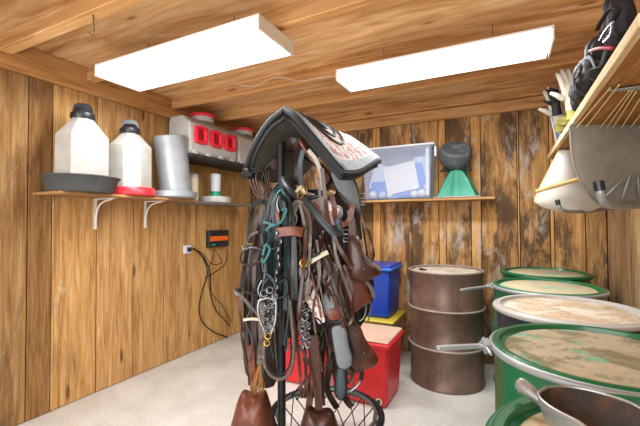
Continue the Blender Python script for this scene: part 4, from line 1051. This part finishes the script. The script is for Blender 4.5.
S([(269, 318), (266, 335), (264, 352), (263, 378)], 1.64, .012, 'rope_teal', t, 'tail', tube=True)
S([(273, 325), (271, 345), (274, 358)], 1.64, .010, 'rope_teal', t, 'tail', tube=True)
# chain
t = tack('steel_chain', 'bright steel lead chain hanging down the front of the teal halters', 'chain', 278, 300, 1.60)
b = MB()
for i in range(20):
    q = i/19; c_ = at(280-6*q+1.2*math.sin(i), 234+72*q, 1.595); n_ = (RT if i % 2 else -FWD)
    a_ = UP; b2 = n_.cross(a_)
    b.tube([c_+a_*(.008*math.cos(k))+b2*(.004*math.sin(k)) for k in [2*PI*j/10 for j in range(10)]], .0022, 5, closed=True)
b.build('chain_links', 'chrome', t)
# D curb bit
t = tack('curb_bit', 'silver curb bit with long shanks and a web of chains low on the left', 'bit', 268, 315, 1.60)
S([(259, 300), (258, 310), (260, 320), (264, 330), (266, 336)], 1.595, .011, 'alu', t, 'shank', tube=True)
S([(276, 299), (276, 310), (275, 322), (271, 334)], 1.595, .010, 'alu', t, 'shank', tube=True)
S([(259, 301), (268, 298), (276, 301)], 1.59, .010, 'alu', t, 'mouthpiece', tube=True)
for a, b_, r_ in ((264, 293, .014), (270, 290, .013), (275, 296, .011), (268, 336, .012), (267, 343, .011)): ringp(a, b_, 1.59, r_, 'brass' if b_ > 330 else 'chrome', t)
b = MB(); random.seed(5)
for i in range(34):
    c_ = at(262+random.uniform(0, 12), 303+random.uniform(0, 28), 1.60+random.uniform(-.01, .01)); a = random.uniform(0, PI); a_ = RT*math.cos(a)+UP*math.sin(a); b2 = (-FWD).cross(a_)
    b.tube([c_+a_*(.009*math.cos(k))+b2*(.005*math.sin(k)) for k in [2*PI*j/8 for j in range(8)]], .002, 5, closed=True)
b.build('curb_chain', 'chrome', t)
S([(262, 300), (258, 290), (262, 280)], 1.61, .008, 'chrome', t, 'hanger', tube=True)

# E black rein loop
t = tack('looped_rein', 'thick black rubber rein hanging in a deep U beside the pole', 'rein', 277, 377, 1.62)
S([(266, 340), (264, 350), (265, 365), (271, 375), (280, 379), (289, 374), (293, 362), (294, 345), (292, 322), (290, 300)], 1.62, .016, 'leather_grey', t, 'rein_loop', tube=True)
S([(268, 345), (267, 362), (274, 373), (283, 374), (290, 364), (291, 345)], 1.625, .008, 'leather_black', t, 'rein_edge', tube=True)

# C brown headstall
t = tack('brown_headstall', 'brown headstall with a plain reddish browband across the pole', 'headstall', 295, 205, 1.64)
S([(288, 300), (288, 250), (290, 216), (296, 202), (304, 208), (306, 240), (303, 280), (299, 330)], 1.66, .016, 'leather_grey', t, 'crown_loop', th=.006)
S([(292, 300), (293, 250), (294, 218), (299, 205), (309, 216), (310, 250), (306, 300)], 1.655, .013, 'leather_grey', t, 'crown_loop', th=.006)
S([(300, 204), (305, 230), (304, 262), (300, 300), (298, 320)], 1.64, .014, 'leather', t, 'cheek_strap')
MB().ribbon(spl([at(277, 233, 1.60), at(285, 231.5, 1.59), at(295, 231, 1.59), at(303, 232.5, 1.60)], 5), .042, .006, n=None).build('browband', 'leather_red', t, bevel=.003)
MB().ell(at(277, 233, 1.595), (.01, .008, .014)).build('band_rosette', 'chrome', t)
t = tack('brown_reins', 'long plain brown reins hanging straight down right of the pole', 'reins', 300, 340, 1.68)
for i, (x0, x1, x2, x3, m_) in enumerate(((289, 292, 296, 300, 'leather'), (295, 297, 303, 306, 'leather_dark'), (299, 302, 309, 311, 'leather'), (305, 308, 304, 306, 'leather_grey'), (311, 313, 316, 320, 'leather_dark'))):
    S([(x0, 250), (x1, 290), (x2, 330), (x3, 372), (x3+2-3*(i % 2), 398)], 1.68+.012*i, .015, m_, t, twist=.6)
S([(288, 292), (293, 318), (297, 345), (303, 352), (312, 372), (316, 400)], 1.66, .013, 'leather', t, twist=.3)
S([(317, 240), (320, 275), (313, 310), (318, 345), (322, 372)], 1.68, .009, 'leather_grey', t, twist=.6)
t = tack('silver_spur_bit', 'jumble of dull silver bit rings and chain between the reins and the red bin', 'bit', 305, 315, 1.72)
for a, b_, r_ in ((302, 307, .017), (305, 316, .02), (303, 326, .02), (306, 335, .018), (304, 298, .015), (308, 344, .015)): ringp(a, b_, 1.665, r_, 'chrome', t, 'ring', .004, el=.7)
S([(300, 300), (302, 318), (306, 335), (307, 350)], 1.67, .009, 'chrome', t, 'shank', tube=True)
b = MB(); random.seed(8)
for i in range(30):
    c_ = at(300+random.uniform(0, 9), 300+random.uniform(0, 48), 1.67+random.uniform(-.01, .01)); a = random.uniform(0, PI); a_ = RT*math.cos(a)+UP*math.sin(a); b2 = (-FWD).cross(a_)
    b.tube([c_+a_*(.010*math.cos(k))+b2*(.006*math.sin(k)) for k in [2*PI*j/8 for j in range(8)]], .0024, 5, closed=True)
b.build('chain_links', 'chrome', t)
# brass cinch ring and cream girth
t = tack('cinch_ring', 'cream girth strap end with a brass and white buckle between the two lower blankets', 'girth', 310, 260, 1.70)
S([(304, 264), (310, 262), (320, 256), (328, 252)], 1.665, .02, 'canvas', t, 'girth_web', twist=0, th=.006)
S([(304, 258), (312, 257), (320, 253)], 1.66, .012, 'leather_black', t, 'girth_stripe', twist=0, th=.006)
ringp(304, 263, 1.65, .016, 'brass', t, 'ring', .005)
t = tack('brass_hardware', 'brass buckles and cream billet ends just below the raised black rack arms', 'buckle set', 305, 195, 1.74)
for a, b_, r_ in ((300, 196, .012), (304, 190, .014), (327, 193, .012), (331, 192, .010)): ringp(a, b_, 1.72, r_, 'brass', t, 'ring', .004)
S([(296, 192), (301, 187), (305, 194)], 1.72, .014, 'canvas', t, 'billet', twist=0); S([(325, 194), (330, 191), (335, 193)], 1.72, .012, 'canvas', t, 'billet', twist=0)
S([(303, 150), (300, 165), (301, 182), (303, 198)], 1.78, .022, 'pad_grey', t, 'hanging_strap', twist=.2)
S([(308, 150), (316, 160), (322, 178), (322, 195)], 1.80, .02, 'canvas', t, 'hanging_strap', twist=.2)
# left tangles under the pad
t = tack('coiled_cord', 'thin brown cords looped under the left side of the topmost blanket', 'cord', 258, 180, 1.85)
for q in (0, 3, 6): S([(252+q, 168), (250+q, 180), (256+q, 195), (264+q, 196), (266+q*.6, 182), (262+q, 170)], 1.86, .008, 'leather', t, 'cord_loop', tube=True)
t = tack('black_pouch', 'small black rubber boot tip poking out under the left blanket corner', 'pouch', 247, 177, 1.86)
MB().ell(at(248, 174, 1.86), (.035, .03, .028), rotT((.2, .1, 1)), lump=.2).build('pouch_body', 'leather_black', t)
S([(243, 170), (252, 172), (262, 170)], 1.85, .02, 'leather_black', t, 'pouch_strap', tube=True)
# extra draped straps to fill the tangle
t = tack('strap_bundle', 'bundle of mixed dark straps and reins knotted behind the brown headstall', 'strap bundle', 300, 250, 1.85)
random.seed(11)
for i in range(16):
    x = 262+i*5.2+random.uniform(-2, 2); y0 = 200+random.uniform(0, 25)+max(0, i-9)*5; y1 = random.uniform(305, 348)
    S([(x, y0), (x+random.uniform(-4, 5), y0+45), (x+random.uniform(-5, 6), (y0+y1)/2+10), (x+random.uniform(-3, 8), y1)], 1.84+random.uniform(-.05, .08), random.uniform(.010, .02), random.choice(['leather_dark', 'leather', 'leather_black', 'leather_black', 'leather_dark', 'rope_teal']), t, twist=.7)
for i in range(7):
    x = 300+i*7+random.uniform(-2, 2); y0 = 205+i*10
    S([(x, y0), (x+8, y0+22), (x+9, y0+50), (x+3, y0+60), (x-4, y0+40)], 1.72+random.uniform(-.02, .04), random.uniform(.008, .013), random.choice(['leather_dark', 'leather', 'leather_grey']), t, 'strap_loop', twist=.5)
random.seed(21)
for i in range(30):
    x = random.uniform(258, 300); y0 = random.uniform(205, 300); L = random.uniform(50, 120); q = random.uniform(-8, 8)
    S([(x, y0), (x+q, y0+L*.3), (x-q*.5, y0+L*.65), (x+random.uniform(-5, 5), min(y0+L, 350))], random.uniform(1.69, 1.78), random.uniform(.005, .011), random.choice(['leather_dark', 'leather_black', 'leather_black', 'rope_teal', 'leather', 'leather_grey']), t, 'thin_strap', tube=random.random() < .5, twist=.8)
for i in range(26):
    y0 = random.uniform(215, 320); x = random.uniform(298, 320+(y0-215)*.25); L = random.uniform(50, 100); q = random.uniform(-8, 10)
    S([(x, y0), (x+q, y0+L*.3), (x+8-q*.5, y0+L*.65), (x+random.uniform(0, 16), min(y0+L, 365))], random.uniform(1.69, 1.80), random.uniform(.006, .013), random.choice(['leather_dark', 'leather_black', 'leather_dark', 'leather', 'leather_grey', 'leather_red']), t, 'thin_strap', tube=random.random() < .4, twist=.8)
for i in range(9):
    x = random.uniform(262, 325); y = random.uniform(215, 340); r = random.uniform(5, 10)
    S([(x, y-r), (x+r*.8, y), (x+r*.2, y+r*1.3), (x-r*.8, y+r*.2)], random.uniform(1.64, 1.70), random.uniform(.005, .009), random.choice(['leather_black', 'leather_dark', 'rope_teal', 'leather_grey']), t, 'thin_strap', tube=True, closed=True)
# chrome handle arcs at right and hoop
t = tack('chrome_loop', 'curved chrome stirrup bow with black grip in front of the red bin', 'stirrup', 358, 362, 1.9)
S([(338, 396), (347, 393), (357, 386), (361, 378), (361, 368)], 1.86, .013, 'chrome', t, 'bow', tube=True)
S([(361, 380), (362, 368), (360, 358)], 1.86, .022, 'tube_black', t, 'grip', tube=True)
S([(352, 370), (353, 385), (354, 404)], 1.9, .008, 'chrome', t, 'side_rod', tube=True)
t = tack('wire_bail', 'thin bent steel bail curving around the lower edge of the second stirrup hood', 'bail', 366, 315, 1.9)
S([(361, 290), (366, 300), (365, 315), (359, 321), (358, 312)], 1.86, .009, 'chrome', t, 'bail_wire', tube=True)
S([(368, 290), (371, 305), (368, 322)], 1.88, .007, 'chrome', t, 'bail_wire', tube=True)

# ---- wire hoop base
hc = cf(.03, 2.06, .22)
t = thing('wire_basket', 'round black tube hoop with crossing wires at the foot of the tack stand', 'wire basket', (hc.x, hc.y, 0))
rr = .30
def circ(r, z, n=48): return [V((hc.x+r*math.cos(2*PI*i/n), hc.y+r*math.sin(2*PI*i/n), z)) for i in range(n)]
MB().tube(circ(rr, .22), .019, 10, closed=True).build('top_hoop', 'tube_black', t)
lab(MB().tube(circ(rr-.03, .232), .009, 8, closed=True).build('inner_hoop', 'tube_grey', t), 'grey steel inner hoop')
MB().tube(circ(rr*.75, .012), .01, 8, closed=True).build('floor_hoop', 'tube_black', t)
b = MB()
for i in range(16):
    a = 2*PI*i/16; 
    for s_ in (1, -1):
        b.tube([V((hc.x+rr*math.cos(a), hc.y+rr*math.sin(a), .22)), V((hc.x+rr*.75*math.cos(a+s_*.5), hc.y+rr*.75*math.sin(a+s_*.5), .012))], .0035, 6)
b.build('crossing_wires', 'tube_black', t)
for (x0, y0_, x1, y1_) in ((290, 398, 322, 360), (296, 400, 326, 366)):
    MB().tube([at(x0, y0_, 2.2), at(x1, y1_, 2.3)], .006, 6).build('brace_wire', 'tube_black', t)
